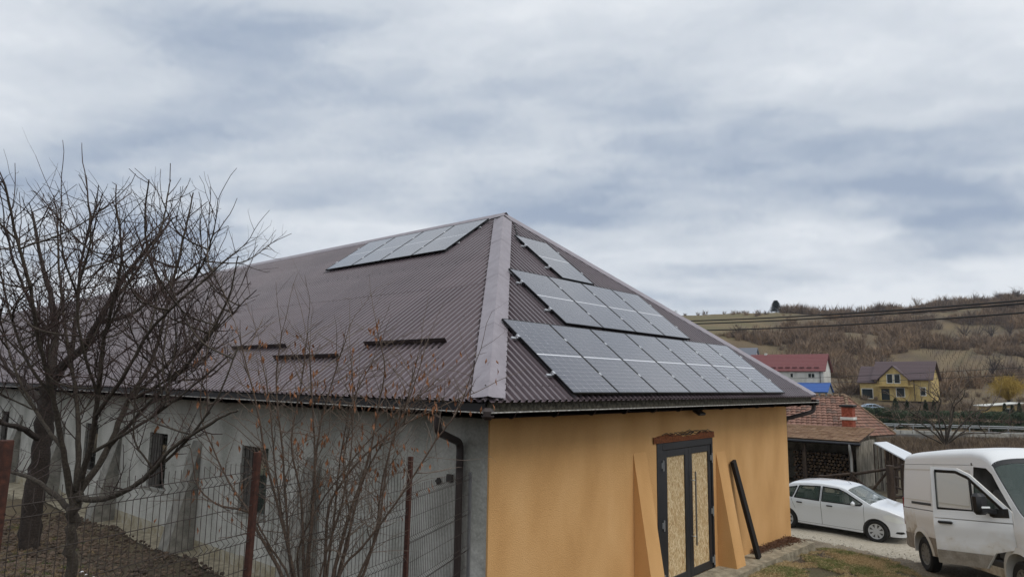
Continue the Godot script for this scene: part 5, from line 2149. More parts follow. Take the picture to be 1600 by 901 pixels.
	g.beam(c + Vector3(0.1, -0.1, -0.01), c + Vector3(0, -0.06, 0.2), 0.1, 0.08, Vector3.UP, 0.01)
	g.beam(c + Vector3(0.02, -0.12, 0.0), c + Vector3(0.3, -0.1, 0.0), 0.03, 0.14)
	var mir := put("mirror", g, M.black_plastic, d)
	g = Geo.new()
	g.slab(Transform3D(Basis(Vector3.UP, -0.2), c + Vector3(0.083, -0.02, 0.27)), Vector3(0.02, 0.03, 0.2), 0.005)
	put("indicator", g, M.lamp_glass, d)


# ---------------------------------------------------------------- the village
func facing(px: float, py: float, depth: float, turn: float) -> Transform3D:
	var b := Basis(Vector3(0.6551, 0, 0.7555), Vector3.UP, Vector3(-0.7555, 0, 0.6551)) * Basis(Vector3.UP, turn)
	var p := at(px, py, depth)
	return Transform3D(b, Vector3(p.x, ground_at(p.x, p.z) - 0.1, p.z))


func window_part(parent: Node3D, lo: Vector3, hi: Vector3, frame: Material) -> void:
	var g := Geo.new()
	var w := 0.13
	g.box(Vector3(lo.x - w, lo.y - w, lo.z - 0.03), Vector3(lo.x, hi.y + w, hi.z + 0.05))
	g.box(Vector3(hi.x, lo.y - w, lo.z - 0.03), Vector3(hi.x + w, hi.y + w, hi.z + 0.05))
	g.box(Vector3(lo.x, hi.y, lo.z - 0.03), Vector3(hi.x, hi.y + w, hi.z + 0.05))
	g.box(Vector3(lo.x, lo.y - w, lo.z - 0.03), Vector3(hi.x, lo.y, hi.z + 0.05))
	var o := put("window", g, frame, parent)
	g = Geo.new()
	g.box(lo, Vector3(hi.x, hi.y, hi.z + 0.015))
	put("pane", g, M.glass_dark, o)


# a house with its ridge along x; origin at the middle of the front foot
func gable_house(t: Node3D, x0: float, x1: float, deep: float, eave: float, ridge: float, over: float, wall: Material, roof: Material, front := 0.0) -> void:
	var g := Geo.new()
	var zf := front
	var zb := front - deep
	var zm := (zf + zb) / 2
	g.quad(Vector3(x0, 0, zf), Vector3(x1, 0, zf), Vector3(x1, eave, zf), Vector3(x0, eave, zf))
	g.quad(Vector3(x1, 0, zb), Vector3(x0, 0, zb), Vector3(x0, eave, zb), Vector3(x1, eave, zb))
	g.quad(Vector3(x1, 0, zf), Vector3(x1, 0, zb), Vector3(x1, eave, zb), Vector3(x1, eave, zf))
	g.quad(Vector3(x0, 0, zb), Vector3(x0, 0, zf), Vector3(x0, eave, zf), Vector3(x0, eave, zb))
	var peak := ridge - 0.12
	g.tri(Vector3(x1, eave, zf), Vector3(x1, eave, zb), Vector3(x1, peak, zm))
	g.tri(Vector3(x0, eave, zb), Vector3(x0, eave, zf), Vector3(x0, peak, zm))
	put("wall", g, wall, t)
	var rise := (ridge - eave) / (deep / 2)
	for s in [1.0, -1.0]:
		g = Geo.new()
		var low := Vector3(0, eave - over * rise, zm + s * (deep / 2 + over))
		var high := Vector3(0, ridge, zm)
		var along := (high - low)
		var mid := (low + high) / 2 + Vector3((x0 + x1) / 2, 0.06, 0)
		var b := Basis(Vector3(1, 0, 0), along.normalized(), Vector3(1, 0, 0).cross(along.normalized()))
		g.slab(Transform3D(b, mid), Vector3(x1 - x0 + 2 * over, along.length() + 0.02, 0.14))
		# courses of sheet tile
		var n := int(along.length() / 0.45)
		for k in n:
			var c: Vector3 = low.lerp(high, (k + 0.5) / n) + Vector3((x0 + x1) / 2, 0.06, 0) + b.z * s * (b.z.y * 0.0) + Vector3(0, 1, 0) * 0.085
			g.slab(Transform3D(b * Basis(Vector3.RIGHT, -0.06 * s), c), Vector3(x1 - x0 + 2 * over + 0.02, along.length() / n * 0.96, 0.03))
		put("roof", g, roof, t)


func village() -> void:
	# red roofed white house
	var t := thing("white_house", "white house with dark red roof and gable end, behind the hall roof", "house")
	t.transform = facing(1240, 616, 150, -0.62)
	gable_house(t, -9.5, 6.4, 7.5, 5.2, 8.6, 0.5, M.white_wall, M.red_roof)
	for w in [[-0.4, 3.5, 0.1, 4.3], [3.3, 3.5, 3.85, 4.3], [4.0, 3.5, 4.55, 4.3]]:
		window_part(t, Vector3(w[0], w[1], 0.0), Vector3(w[2], w[3], 0.02), M.white_wall)
	var g := Geo.new()
	g.tube([Vector3(5.7, 5.0, 0.1), Vector3(5.7, 0, 0.1)], [0.07, 0.07], 6)
	put("downpipe", g, M.anthracite, t)
	for k in 9:
		g = Geo.new()
		g.box(Vector3(-7.5 + k * 1.5, 5.55, -0.15), Vector3(-6.5 + k * 1.5, 5.75, 0.0))
		put("snow_guard", g, M.red_dark, t)
	g = Geo.new()
	g.box(Vector3(-6.9, 8.4, -4.0), Vector3(-6.3, 9.0, -3.5), 0.05)
	put("chimney", g, M.white_wall, t)
	t = thing("grey_roofed_house", "house with slate grey roof showing left of the red roof", "house")
	t.transform = facing(1166, 616, 165, -0.55)
	gable_house(t, -6, 2.0, 7, 5.6, 8.9, 0.4, M.white_wall, M.slate_roof)
	t = thing("blue_roofed_shed", "grey shed with bright blue roof before the white house", "shed")
	t.transform = facing(1268, 618, 136, -0.68)
	gable_house(t, -4.6, 3.0, 4.0, 3.1, 4.7, 0.25, M.grey_wall, M.blue_roof)
	g = Geo.new()
	g.box(Vector3(0.2, 0.0, 0.01), Vector3(1.1, 1.1, 0.04))
	put("door", g, M.board, t)
	# yellow house
	t = thing("yellow_house", "yellow two storey house with brown roof and pointed dormer gable", "house")
	t.transform = facing(1386, 640, 140, -0.72)
	gable_house(t, -2.0, 8.2, 8.5, 4.6, 8.0, 0.55, M.yellow_wall, M.brown_roof)
	gable_house(t, -4.9, -2.004, 7.0, 3.9, 7.0, 0.45, M.yellow_wall, M.brown_roof, -0.25)
	g = Geo.new()
	g.prism(poly([[-0.9, 0.0], [4.3, 0.0], [4.3, 4.4], [1.7, 6.9], [-0.9, 4.4]]), Transform3D(Basis(), Vector3(0, 0, -2.0)), 2.7)
	put("dormer", g, M.yellow_wall, t)
	g = Geo.new()
	for s in [-1.0, 1.0]:
		var a := Vector3(1.7, 7.08, -0.55)
		var b := Vector3(1.7 + s * 3.2, 4.0, -0.55)
		g.beam(a, b, 3.2, 0.14)
	put("dormer_roof", g, M.brown_roof, t)
	for w in [[0.6, 3.6, 1.55, 5.3], [1.95, 3.6, 2.9, 5.3], [2.2, 0.9, 3.6, 2.6], [6.4, 1.2, 7.2, 2.7]]:
		window_part(t, Vector3(w[0], w[1], 0.702 if w[0] < 5 else 0.002), Vector3(w[2], w[3], 0.71 if w[0] < 5 else 0.01), M.white_wall)
	window_part(t, Vector3(-4.5, 0.4, -0.24), Vector3(-2.5, 2.3, -0.23), M.white_wall)
	g = Geo.new()
	g.box(Vector3(-0.6, 0.1, 0.701), Vector3(0.9, 2.4, 0.73))
	put("door", g, M.glass_dark, t)
	g = Geo.new()
	g.box(Vector3(-1.5, 2.85, 0.71), Vector3(5.2, 3.1, 1.7), 0.03)
	put("balcony", g, M.yellow_wall, t)
	g = Geo.new()
	g.tube([Vector3(5.3, 4.5, 0.15), Vector3(5.3, 0.1, 0.15)], [0.06, 0.06], 6)
	put("downpipe", g, M.brown_metal, t)
	# yellow shed at the right edge
	t = thing("yellow_shed", "low yellow shed with pale flat roof beside the willow", "shed")
	t.transform = facing(1566, 640, 112, -0.15)
	g = Geo.new()
	g.box(Vector3(-2.0, 0, -3), Vector3(3.0, 1.75, 0))
	put("wall", g, M.yellow_wall, t)
	g = Geo.new()
	g.slab(Transform3D(Basis(Vector3(0, 0, 1), 0.1), Vector3(0.2, 2.0, -1.4)), Vector3(5.8, 0.16, 4.0), 0.02)
	put("roof", g, M.white_wall, t)
	window_part(t, Vector3(0.6, 0.5, 0.0), Vector3(1.3, 1.3, 0.02), M.white_wall)
	saloon("parked_car", "pale blue car parked left of the yellow house", Transform3D(Basis(Vector3.UP, -1.0), ground_point(1352, 638, 118)), M.blue_paint, true)
	greenery()
	roadside()
	barn()
	overhead()


func ground_point(px: float, py: float, depth: float) -> Vector3:
	var p := at(px, py, depth)
	return Vector3(p.x, ground_at(p.x, p.z), p.z)


# leaves through a rounded block
func leafy(g: Geo, r: RandomNumberGenerator, mid: Vector3, size: Vector3, n: int, leaf: float, boxy: bool) -> void:
	for k in n:
		var d := Vector3(r.randfn(0, 1), r.randfn(0, 1), r.randfn(0, 1)).normalized()
		var p := d * pow(r.randf(), 0.25)
		if boxy:
			p = Vector3(signf(d.x) * pow(absf(d.x), 0.4), signf(d.y) * pow(absf(d.y), 0.4), signf(d.z) * pow(absf(d.z), 0.4)) * r.randf_range(0.75, 1.03)
		var q := mid + p * size / 2
		var a := Vector3(r.randfn(0, 1), r.randfn(0, 1), r.randfn(0, 1)).normalized() * leaf
		var b := a.cross(d).normalized() * leaf * 0.6
		g.tri(q - a * 0.5 - b * 0.5, q - a * 0.5 + b * 0.5, q + a)


func greenery() -> void:
	var r := RandomNumberGenerator.new()
	r.seed = 600
	# clipped hedge in stretches
	var parts := [[1368, 90.0, 4.2, 2.6, "short dark green hedge left of the bare roadside tree"], [1425, 89.0, 5.6, 2.3, "dark green hedge below the yellow house windows"], [1500, 88.0, 6.6, 2.4, "long dark green hedge behind the bare roadside tree"], [1580, 86.0, 6.4, 2.5, "dark green hedge at the right edge under the thujas"]]
	for p in parts:
		var w := ground_point(p[0], 665, p[1])
		var t := thing("hedge", p[4], "hedge", w, "hedges along the road")
		var b := Basis(Vector3(0.6551, 0, 0.7555), Vector3.UP, Vector3(-0.7555, 0, 0.6551))
		t.basis = b
		var g := Geo.new()
		leafy(g, r, Vector3(0, p[3] / 2, 0), Vector3(p[2], p[3], 1.6), 9000, 0.15, true)
		leafy(g, r, Vector3(0, p[3] / 2, 0), Vector3(p[2], p[3], 1.3) * 0.85, 3000, 0.2, true)
		put("foliage", g, M.hedge, t)
		for k in 5:
			g = Geo.new()
			var sx: float = p[2] * (k - 2) * 0.19
			g.tube([Vector3(sx, -0.2, 0), Vector3(sx + 0.1, p[3] * 0.7, 0.05)], [0.06, 0.03], 6)
			put("stem", g, M.bark_dark, t)
	var thujas := [[1400, 636, 110, 2.6, 1.6], [1418, 636, 112, 2.2, 1.0], [1447, 637, 112, 2.3, 1.0], [1460, 637, 112, 2.3, 1.0], [1571, 640, 98, 2.8, 1.0], [1583, 640, 98, 2.6, 1.0], [1594, 640, 98, 2.9, 1.1]]
	for k in thujas.size():
		var s: Array = thujas[k]
		var where := "round evergreen shrub before the yellow house door" if k == 0 else ("small pointed thuja before the yellow house, %s of three" % ["left", "middle", "right"][k - 1] if k < 4 else "pointed thuja beside the yellow shed, %s of three" % ["left", "middle", "right"][k - 4])
		var t := thing("thuja", where, "shrub", ground_point(s[0], s[1], s[2]), "evergreens by the yellow houses")
		var g := Geo.new()
		for q in 900:
			var h := r.randf()
			var a := r.randf() * TAU
			var w: float = s[4] * 0.5 * pow(1.0 - h, 0.6) * (0.75 + 0.25 * r.randf())
			var p := Vector3(cos(a) * w, 0.1 + h * s[3], sin(a) * w)
			var e := Vector3(cos(a), 0.8, sin(a)) * 0.16
			var f := Vector3(-sin(a), 0, cos(a)) * 0.06
			g.tri(p - f, p + f, p + e)
		put("foliage", g, M.hedge, t)
		g = Geo.new()
		g.tube([Vector3(0, -0.1, 0), Vector3(0, s[3] * 0.8, 0)], [0.08, 0.03], 6)
		put("trunk", g, M.bark_dark, t)
	# yellow willow
	var p := ground_point(1578, 640, 120)
	var t := thing("willow", "golden yellow leafless willow at the right edge", "tree", p)
	var g := Geo.new()
	g.tube([Vector3(0, -0.2, 0), Vector3(0.1, 1.6, 0), Vector3(0.05, 3.0, 0.1)], [0.32, 0.25, 0.18], 8)
	put("trunk", g, M.bark_dark, t)
	g = Geo.new()
	for k in 420:
		var a := r.randf() * TAU
		var u := r.randf()
		var d := Vector3(cos(a) * u, 0.7 + 0.5 * (1 - u), sin(a) * u).normalized()
		var s := Vector3(0.05, 2.2 + r.randf(), 0.05)
		var m := s + d * r.randf_range(1.4, 3.6)
		var e := m + Vector3(d.x * 0.9, r.randf_range(-0.6, 0.9), d.z * 0.9)
		g.tube([s, m, e, e + Vector3(d.x * 0.3, -r.randf_range(0.3, 1.6), d.z * 0.3)], [0.04, 0.025, 0.018, 0.012], 3, false)
		for q in 4:
			var b := m.lerp(e, r.randf())
			g.tube([b, b + Vector3(r.randfn(0, 0.5), r.randf_range(-1.0, 0.5), r.randfn(0, 0.5))], [0.016, 0.012], 3, false)
	put("crown", g, M.willow, t)
	# broad bare tree before the hedge
	p = ground_point(1478, 712, 52)
	t = thing("roadside_tree", "broad bare tree with forked pale limbs behind the van", "tree", p)
	var limbs := [[0.16, 0.13, [p + Vector3(0, -0.3, 0), p + Vector3(0.05, 0.4, 0), p + Vector3(0.1, 0.9, 0.05)]]]
	var ex := Vector3(0.6551, 0, 0.7555)
	var ez := Vector3(-0.7555, 0, 0.6551)
	for s in [[-4.3, 3.4, 0.3], [-3.0, 4.6, -0.8], [-1.6, 5.2, 0.8], [-0.4, 5.6, -0.4], [1.0, 5.4, 0.7], [2.2, 5.2, -0.6], [3.6, 4.4, 0.5], [5.2, 3.4, 0.0], [5.0, 2.2, 0.9], [-4.6, 2.2, -0.7]]:
		var tip: Vector3 = p + ex * s[0] + Vector3.UP * s[1] + ez * s[2] * 2
		var foot := p + Vector3(0.1, 0.85, 0.05)
		var bow := Vector3(r.randfn(0, 0.25), r.randfn(0, 0.2), r.randfn(0, 0.25))
		limbs.append([r.randf_range(0.06, 0.095), 0.018, [foot, foot.lerp(tip, 0.25) + Vector3.UP * 0.5 + bow * 0.6, foot.lerp(tip, 0.6) + Vector3.UP * 0.35 - bow, foot.lerp(tip, 0.8) + bow * 0.8, tip]])
		var fork := foot.lerp(tip, 0.5) + Vector3.UP * 0.35 - bow * 0.4
		limbs.append([0.04, 0.014, [fork, fork + Vector3(r.randfn(0, 0.4), 0.9, r.randfn(0, 0.4)), fork + Vector3(r.randfn(0, 0.9), 1.9, r.randfn(0, 0.9))]])
	bare_tree(t, limbs, M.bark_light, M.hazel_twig, 611, 0.32, Vector2(0.6, 1.7), 0.016, 2, 0.05, 0.14, 0.3)
	# scrub on the bank below the road and round the houses
	var m := plain(Color.WHITE, 0.95)
	m.vertex_color_use_as_albedo = true
	var places := []
	var colors := []
	for k in 900:
		var d := r.randf_range(40, 70)
		var q := spot(d, d * r.randf_range(0.53, 0.85))
		var s := r.randf_range(0.7, 1.9)
		places.append(Transform3D(Basis(Vector3.UP, r.randf() * TAU).scaled(Vector3(s, s * 0.8, s)), Vector3(q.x, ground_at(q.x, q.y) - 0.1, q.y)))
		colors.append(Color(0.11, 0.08, 0.06).lerp(Color(0.2, 0.145, 0.09), r.randf()))
	for k in 500:
		var d := r.randf_range(92, 150)
		var q := spot(d, d * r.randf_range(0.42, 0.8))
		var s := r.randf_range(0.8, 2.4)
		places.append(Transform3D(Basis(Vector3.UP, r.randf() * TAU).scaled(Vector3(s, s * 0.8, s)), Vector3(q.x, ground_at(q.x, q.y) - 0.1, q.y)))
		colors.append(Color(0.11, 0.08, 0.06).lerp(Color(0.2, 0.145, 0.09), r.randf()))
	scatter("roadside_scrub", bush_mesh(640, 60, 0.014), m, places, colors, "brown leafless scrub on the bank below the road", "scrub")


func roadside() -> void:
	var ex := Vector3(0.6551, 0, 0.7555)
	var a := ground_point(1372, 690, 76)
	var b := ground_point(1640, 690, 72)
	# asphalt, kerb wall and steel guard rail
	var g := Geo.new()
	var far := Vector3(0.7542, 0, -0.6567) * 7.0
	var n := 30
	for k in n:
		var p := (a - ex * 40).lerp(b + ex * 30, float(k) / n)
		var q := (a - ex * 40).lerp(b + ex * 30, float(k + 1) / n)
		p.y = -1.35
		q.y = -1.35
		g.quad(p, q, q + far, p + far)
		g.quad(p - Vector3(0, 1.5, 0), q - Vector3(0, 1.5, 0), q, p)
	structure("highway", g, M.asphalt)
	var t := thing("kerb_wall", "low pale concrete wall along the edge of the road", "wall", a)
	n = 14
	for k in n:
		g = Geo.new()
		var p := a.lerp(b, float(k) / n)
		var q := a.lerp(b, float(k + 1) / n - 0.003)
		p.y = -1.25
		q.y = -1.25
		g.beam(p, q, 0.3, 0.5, Vector3.UP, 0.02)
		var o := put("block", g, M.pale_concrete, t)
		o.position = -t.position
	t = thing("guard_rail", "steel guard rail on posts along the road below the hedge", "guard rail", a)
	g = Geo.new()
	for y in [-0.52, -0.34]:
		var p := a
		var q := b + ex * 2
		p.y = y
		q.y = y
		g.beam(p, q, 0.06, 0.11, Vector3.UP, 0.02)
	var rail := put("rail", g, M.zinc, t)
	rail.position = -t.position
	for k in 10:
		g = Geo.new()
		var p := a.lerp(b, k / 9.0)
		g.box(Vector3(p.x - 0.05, -1.1, p.z - 0.05), Vector3(p.x + 0.05, -0.3, p.z + 0.05))
		var o := put("post", g, M.zinc, t)
		o.position = -t.position


# ---------------------------------------------------------------- barn with porch across the lane
func tiles(parent: Node3D, corners: Array, courses: int, wide: float, seed_: int, m: Material) -> void:
	# corners: lower left, lower right, upper right, upper left, seen from outside
	var r := RandomNumberGenerator.new()
	r.seed = seed_
	var up: Vector3 = (corners[1] - corners[0]).cross(corners[3] - corners[0]).normalized()
	for k in courses:
		var f0 := float(k) / courses
		var f1 := float(k + 1) / courses
		var a: Vector3 = corners[0].lerp(corners[3], f0)
		var b: Vector3 = corners[1].lerp(corners[2], f0)
		var c: Vector3 = corners[1].lerp(corners[2], f1)
		var d: Vector3 = corners[0].lerp(corners[3], f1)
		var n := maxi(1, int(((a - b).length()) / wide))
		var g := Geo.new()
		g.colored = true
		for s in n:
			var u0 := float(s) / n
			var u1 := (s + 0.95) / n
			var lift := up * r.randf_range(0.035, 0.06)
			var tone := r.randf()
			g.col = Color(0.205, 0.105, 0.075).lerp(Color(0.29, 0.163, 0.118), tone) if tone < 0.8 else Color(0.16, 0.1, 0.075)
			var p0 := a.lerp(b, u0) + lift
			var p1 := a.lerp(b, u1) + lift
			var p2 := d.lerp(c, u1) + up * 0.008
			var p3 := d.lerp(c, u0) + up * 0.008
			var bow := up * 0.03
			var m0 := (p0 + p1) / 2 + bow
			var m1 := (p2 + p3) / 2 + bow
			g.quad(p0, m0, m1, p3)
			g.quad(m0, p1, p2, m1)
			g.quad(p0 - lift, p1 - lift, p1, p0)
		put("tile_course", g, m, parent)


func barn() -> void:
	var t := thing("tiled_barn", "low barn with red clay tile hip roof and open porch across the lane", "barn", Vector3(30, 0, -8))
	var h := Node3D.new()
	h.name = "frame"
	var gy := -0.9
	var part := func(called: String, g: Geo, m: Material) -> MeshInstance3D:
		var o := put(called, g, m, t)
		o.position = -t.position
		return o
	var g := Geo.new()
	# body walls
	g.box(Vector3(30.9, gy - 0.4, -20), Vector3(37.8, 1.0, -4.7))
	part.call("wall", g, M.old_wall)
	# main roof planes, tiled
	var roof := Node3D.new()
	roof.name = "roof"
	t.add_child(roof)
	roof.position = -t.position
	var re := Vector3(34.3, 3.09, -5.3)
	var rl := Vector3(34.3, 3.09, -19.0)
	var fr := Vector3(29.9, 1.22, -3.9)
	var fl := Vector3(29.9, 1.22, -20.5)
	var br := Vector3(38.5, 0.95, -3.9)
	var bl := Vector3(38.5, 0.95, -20.5)
	tiles(roof, [fl, fr, re, rl], 15, 0.26, 701, M.tile)
	tiles(roof, [fr, br, re, re], 13, 0.26, 702, M.tile)
	tiles(roof, [br, bl, rl, re], 12, 0.4, 703, M.tile)
	g = Geo.new()
	var lo := Vector3(0, -0.04, 0)
	g.quad(fl + lo, fr + lo, re + lo, rl + lo)
	g.tri(fr + lo, br + lo, re + lo)
	g.quad(br + lo, bl + lo, rl + lo, re + lo)
	part.call("roof_deck", g, M.old_wood)
	# mortar-bedded hip and ridge tiles
	var rr := RandomNumberGenerator.new()
	rr.seed = 77
	for e in [[fr, re], [br, re], [re, rl]]:
		var n := int((e[1] - e[0]).length() / 0.35)
		for k in n:
			g = Geo.new()
			var p: Vector3 = e[0].lerp(e[1], float(k) / n) + Vector3.UP * rr.randf_range(0.04, 0.07)
			var q: Vector3 = e[0].lerp(e[1], float(k + 1) / n - 0.01) + Vector3.UP * rr.randf_range(0.04, 0.07)
			g.tube([p, q], [0.1, 0.085], 8)
			var o := put("ridge_tile", g, M.mossy_tile, roof)
	# porch
	var pr := -2.95
	g = Geo.new()
	g.quad(Vector3(27.35, 1.2, -20), Vector3(27.35, 1.2, pr), Vector3(30.5, 1.66, pr - 0.1), Vector3(30.5, 1.66, -20))
	g.quad(Vector3(30.5, 1.6, -20), Vector3(30.5, 1.6, pr - 0.1), Vector3(27.35, 1.12, pr), Vector3(27.35, 1.12, -20))
	g.quad(Vector3(27.35, 1.12, pr), Vector3(30.5, 1.58, pr - 0.1), Vector3(30.5, 1.66, pr - 0.1), Vector3(27.35, 1.2, pr))
	g.quad(Vector3(27.35, 1.12, -20), Vector3(27.35, 1.12, pr), Vector3(27.35, 1.2, pr), Vector3(27.35, 1.2, -20))
	part.call("porch_deck", g, M.old_wood)
	var porch := Node3D.new()
	porch.name = "porch_roof"
	t.add_child(porch)
	porch.position = -t.position
	var rs := RandomNumberGenerator.new()
	rs.seed = 88
	for k in 22:
		g = Geo.new()
		g.colored = true
		for s in 68:
			var z0 := pr - s * 0.25
			var x0 := 27.33 + k * 0.143
			var y0 := 1.215 + k * 0.0209
			g.col = Color(0.235, 0.14, 0.085).lerp(Color(0.34, 0.225, 0.14), rs.randf())
			var l := rs.randf_range(0.015, 0.03)
			g.quad(Vector3(x0, y0 + l, z0 - 0.24), Vector3(x0, y0 + l, z0), Vector3(x0 + 0.15, y0 + 0.024, z0), Vector3(x0 + 0.15, y0 + 0.024, z0 - 0.24))
			g.quad(Vector3(x0, y0, z0 - 0.24), Vector3(x0, y0, z0), Vector3(x0, y0 + l, z0), Vector3(x0, y0 + l, z0 - 0.24))
		put("shingle_course", g, M.tile, porch)
	g = Geo.new()
	g.tube([Vector3(27.28, 1.12, -20), Vector3(27.28, 1.1, pr + 0.05)], [0.06, 0.06], 8)
	part.call("gutter", g, M.anthracite)
	g = Geo.new()
	bend_pipe(g, [Vector3(27.28, 1.1, -3.35), Vector3(27.28, 0.85, -3.35), Vector3(27.45, 0.55, -3.35), Vector3(27.45, gy - 0.2, -3.35)], 0.055)
	part.call("downpipe", g, M.pale_metal)
	for z in [-3.4, -5.4, -7.4, -9.6]:
		g = Geo.new()
		g.box(Vector3(27.5, gy - 0.3, z - 0.08), Vector3(27.66, 1.15, z + 0.08), 0.01)
		part.call("porch_post", g, M.old_wood)
	g = Geo.new()
	g.beam(Vector3(27.58, 1.07, -20), Vector3(27.58, 1.07, pr - 0.05), 0.16, 0.14)
	part.call("porch_beam", g, M.old_wood)
	g = Geo.new()
	g.box(Vector3(30.4, gy - 0.3, -20), Vector3(30.5, 1.58, -3.3))
	part.call("porch_wall", g, M.old_wall)
	g = Geo.new()
	g.box(Vector3(27.7, gy - 0.3, -3.2), Vector3(30.4, 1.15, -3.06))
	part.call("side_boards", g, M.grey_boards)
	# chimney
	g = Geo.new()
	g.box(Vector3(30.5, 1.2, -4.5), Vector3(31.0, 2.62, -4.0), 0.01)
	var ch: MeshInstance3D = part.call("chimney", g, M.brick)
	g = Geo.new()
	g.box(Vector3(30.44, 2.0, -4.56), Vector3(31.06, 2.14, -3.94), 0.02)
	put("lime_band", g, M.white_wall, ch)
	g = Geo.new()
	g.box(Vector3(30.42, 2.625, -4.58), Vector3(31.08, 2.74, -3.92), 0.02)
	put("cap", g, M.black_plastic, ch)
	h.free()
	# stacked firewood under the porch
	t = thing("firewood_pile", "stack of split firewood under the porch roof", "firewood", Vector3(28.6, gy, -4.8))
	for r in 10:
		for k in 15:
			g = Geo.new()
			var z := 1.05 - k * 0.16 - (0.08 if r % 2 == 1 else 0.0)
			var y := 0.08 + r * 0.145
			var rad := rng.randf_range(0.058, 0.078)
			g.tube([Vector3(-0.45 + rng.randfn(0, 0.04), y, z), Vector3(0.4, y, z)], [rad, rad], 6)
			put("log", g, M.log_wood if (r + k) % 3 else M.old_wood, t)
	# things under the porch's left end
	t = thing("red_machine", "red farm machine parked in the dark porch", "machine", Vector3(28.4, gy, -8.3))
	g = Geo.new()
	g.box(Vector3(-0.6, 0.45, -0.5), Vector3(0.5, 1.1, 0.65), 0.06)
	g.box(Vector3(-0.45, 1.1, -0.3), Vector3(0.3, 1.35, 0.25), 0.05)
	put("hood", g, M.red_paint, t)
	for z in [-0.6, 0.75]:
		g = Geo.new()
		g.lathe([Vector2(0.1, -0.08), Vector2(0.36, -0.1), Vector2(0.38, 0.0), Vector2(0.36, 0.1), Vector2(0.1, 0.08)], Transform3D(Basis(Vector3.RIGHT, PI / 2), Vector3(0, 0.38, z)), 18)
		put("wheel", g, M.rubber, t)
	g = Geo.new()
	g.box(Vector3(-0.66, 0.3, -0.4), Vector3(-0.58, 0.45, 0.5))
	put("bumper", g, M.black_plastic, t)
	t = thing("wire_crate", "pale wire crate on the ground before the red machine", "crate", Vector3(26.9, ground_at(26.9, -6.8), -6.8))
	for k in 8:
		g = Geo.new()
		var z := -0.5 + k * 0.143
		g.tube([Vector3(0, 0, z), Vector3(0, 0.6, z)], [0.012, 0.012], 5)
		g.tube([Vector3(0.6, 0, z), Vector3(0.6, 0.6, z)], [0.012, 0.012], 5)
		put("bar", g, M.pale_metal, t)
	for y in [0.02, 0.3, 0.6]:
		g = Geo.new()
		g.tube([Vector3(0, y, -0.5), Vector3(0, y, 0.5), Vector3(0.6, y, 0.5), Vector3(0.6, y, -0.5), Vector3(0, y, -0.5)], [0.014, 0.014, 0.014, 0.014, 0.014], 5)
		put("hoop", g, M.pale_metal, t)
	# lean-to with a pale sheet roof
	var a := at(1366, 691, 30)
	var b := at(1421, 721, 26.3)
	var c := at(1425, 708, 28.6)
	var d := at(1386, 689.5, 32.2)
	t = thing("lean_to", "timber lean-to with sloping white sheet roof between barn and van", "shelter", Vector3(a.x, gy, a.z))
	var lean := func(called: String, q: Geo, m: Material) -> void:
		var o := put(called, q, m, t)
		o.position = -t.position
	g = Geo.new()
	g.quad(a, b, c, d)
	var th := Vector3(0, -0.05, 0)
	g.quad(d + th, c + th, b + th, a + th)
	g.quad(a + th, b + th, b, a)
	g.quad(b + th, c + th, c, b)
	g.quad(c + th, d + th, d, c)
	lean.call("sheet_roof", g, M.sheet_white)
	for k in 6:
		var p := a.lerp(b, k / 5.0) - Vector3(0, 0.06, 0)
		g = Geo.new()
		g.beam(Vector3(p.x + 0.1, gy - 0.4, p.z), p + Vector3(0.1, -0.02, 0), 0.1, 0.1, Vector3.RIGHT)
		lean.call("post", g, M.old_wood)
		var e := d.lerp(c, k / 5.0) - Vector3(0, 0.06, 0)
		g = Geo.new()
		g.beam(Vector3(e.x - 0.1, gy - 0.4, e.z), e + Vector3(-0.1, -0.02, 0), 0.1, 0.1, Vector3.RIGHT)
		lean.call("post", g, M.old_wood)
	for k in 9:
		var f0 := (k + 0.08) / 9.0
		var f1 := (k + 0.8) / 9.0
		var p := a.lerp(b, f0)
		var q := a.lerp(b, f1)
		if k > 2:
			continue
		g = Geo.new()
		g.quad(Vector3(p.x, gy - 0.3, p.z), Vector3(q.x, gy - 0.3, q.z), q + Vector3(0, -0.08, 0), p + Vector3(0, -0.08, 0))
		g.quad(q + Vector3(0.03, -0.08, 0), Vector3(q.x + 0.03, gy - 0.3, q.z), Vector3(p.x + 0.03, gy - 0.3, p.z), p + Vector3(0.03, -0.08, 0))
		lean.call("plank", g, M.grey_boards)
	for y in [-0.4, 0.0, 0.35]:
		g = Geo.new()
		g.beam(Vector3(a.x + 0.05, y, a.z), Vector3(b.x + 0.05, y, b.z), 0.05, 0.07)
		lean.call("rail", g, M.old_wood)
	# field gate of round timber
	var posts := [[1284, 742, 23.5, 0.1], [1333, 737, 22.8, 0.07], [1391, 727, 21.8, 0.12], [1412, 725, 21.6, 0.07]]
	var pp := []
	t = thing("timber_fence", "weathered round timber fence with diagonal braces behind the white car", "fence", ground_point(1284, 742, 23.5))
	for k in posts.size():
		var s: Array = posts[k]
		var p := at(s[0], s[1], s[2])
		pp.append(p)
		g = Geo.new()
		g.tube([Vector3(p.x, ground_at(p.x, p.z) - 0.4, p.z), p], [s[3] * 1.05, s[3]], 9)
		lean.call("post", g, M.old_wood)
	for s in [[0, 1, 0.06, 0.06], [1, 2, 0.08, 0.1], [0, 1, 0.75, 0.7], [2, 3, 0.1, 0.1], [2, 3, 1.0, 1.0]]:
		g = Geo.new()
		g.tube([pp[s[0]] - Vector3(0, s[2], 0), pp[s[1]] - Vector3(0, s[3], 0)], [0.05, 0.045], 7)
		lean.call("rail", g, M.old_wood)
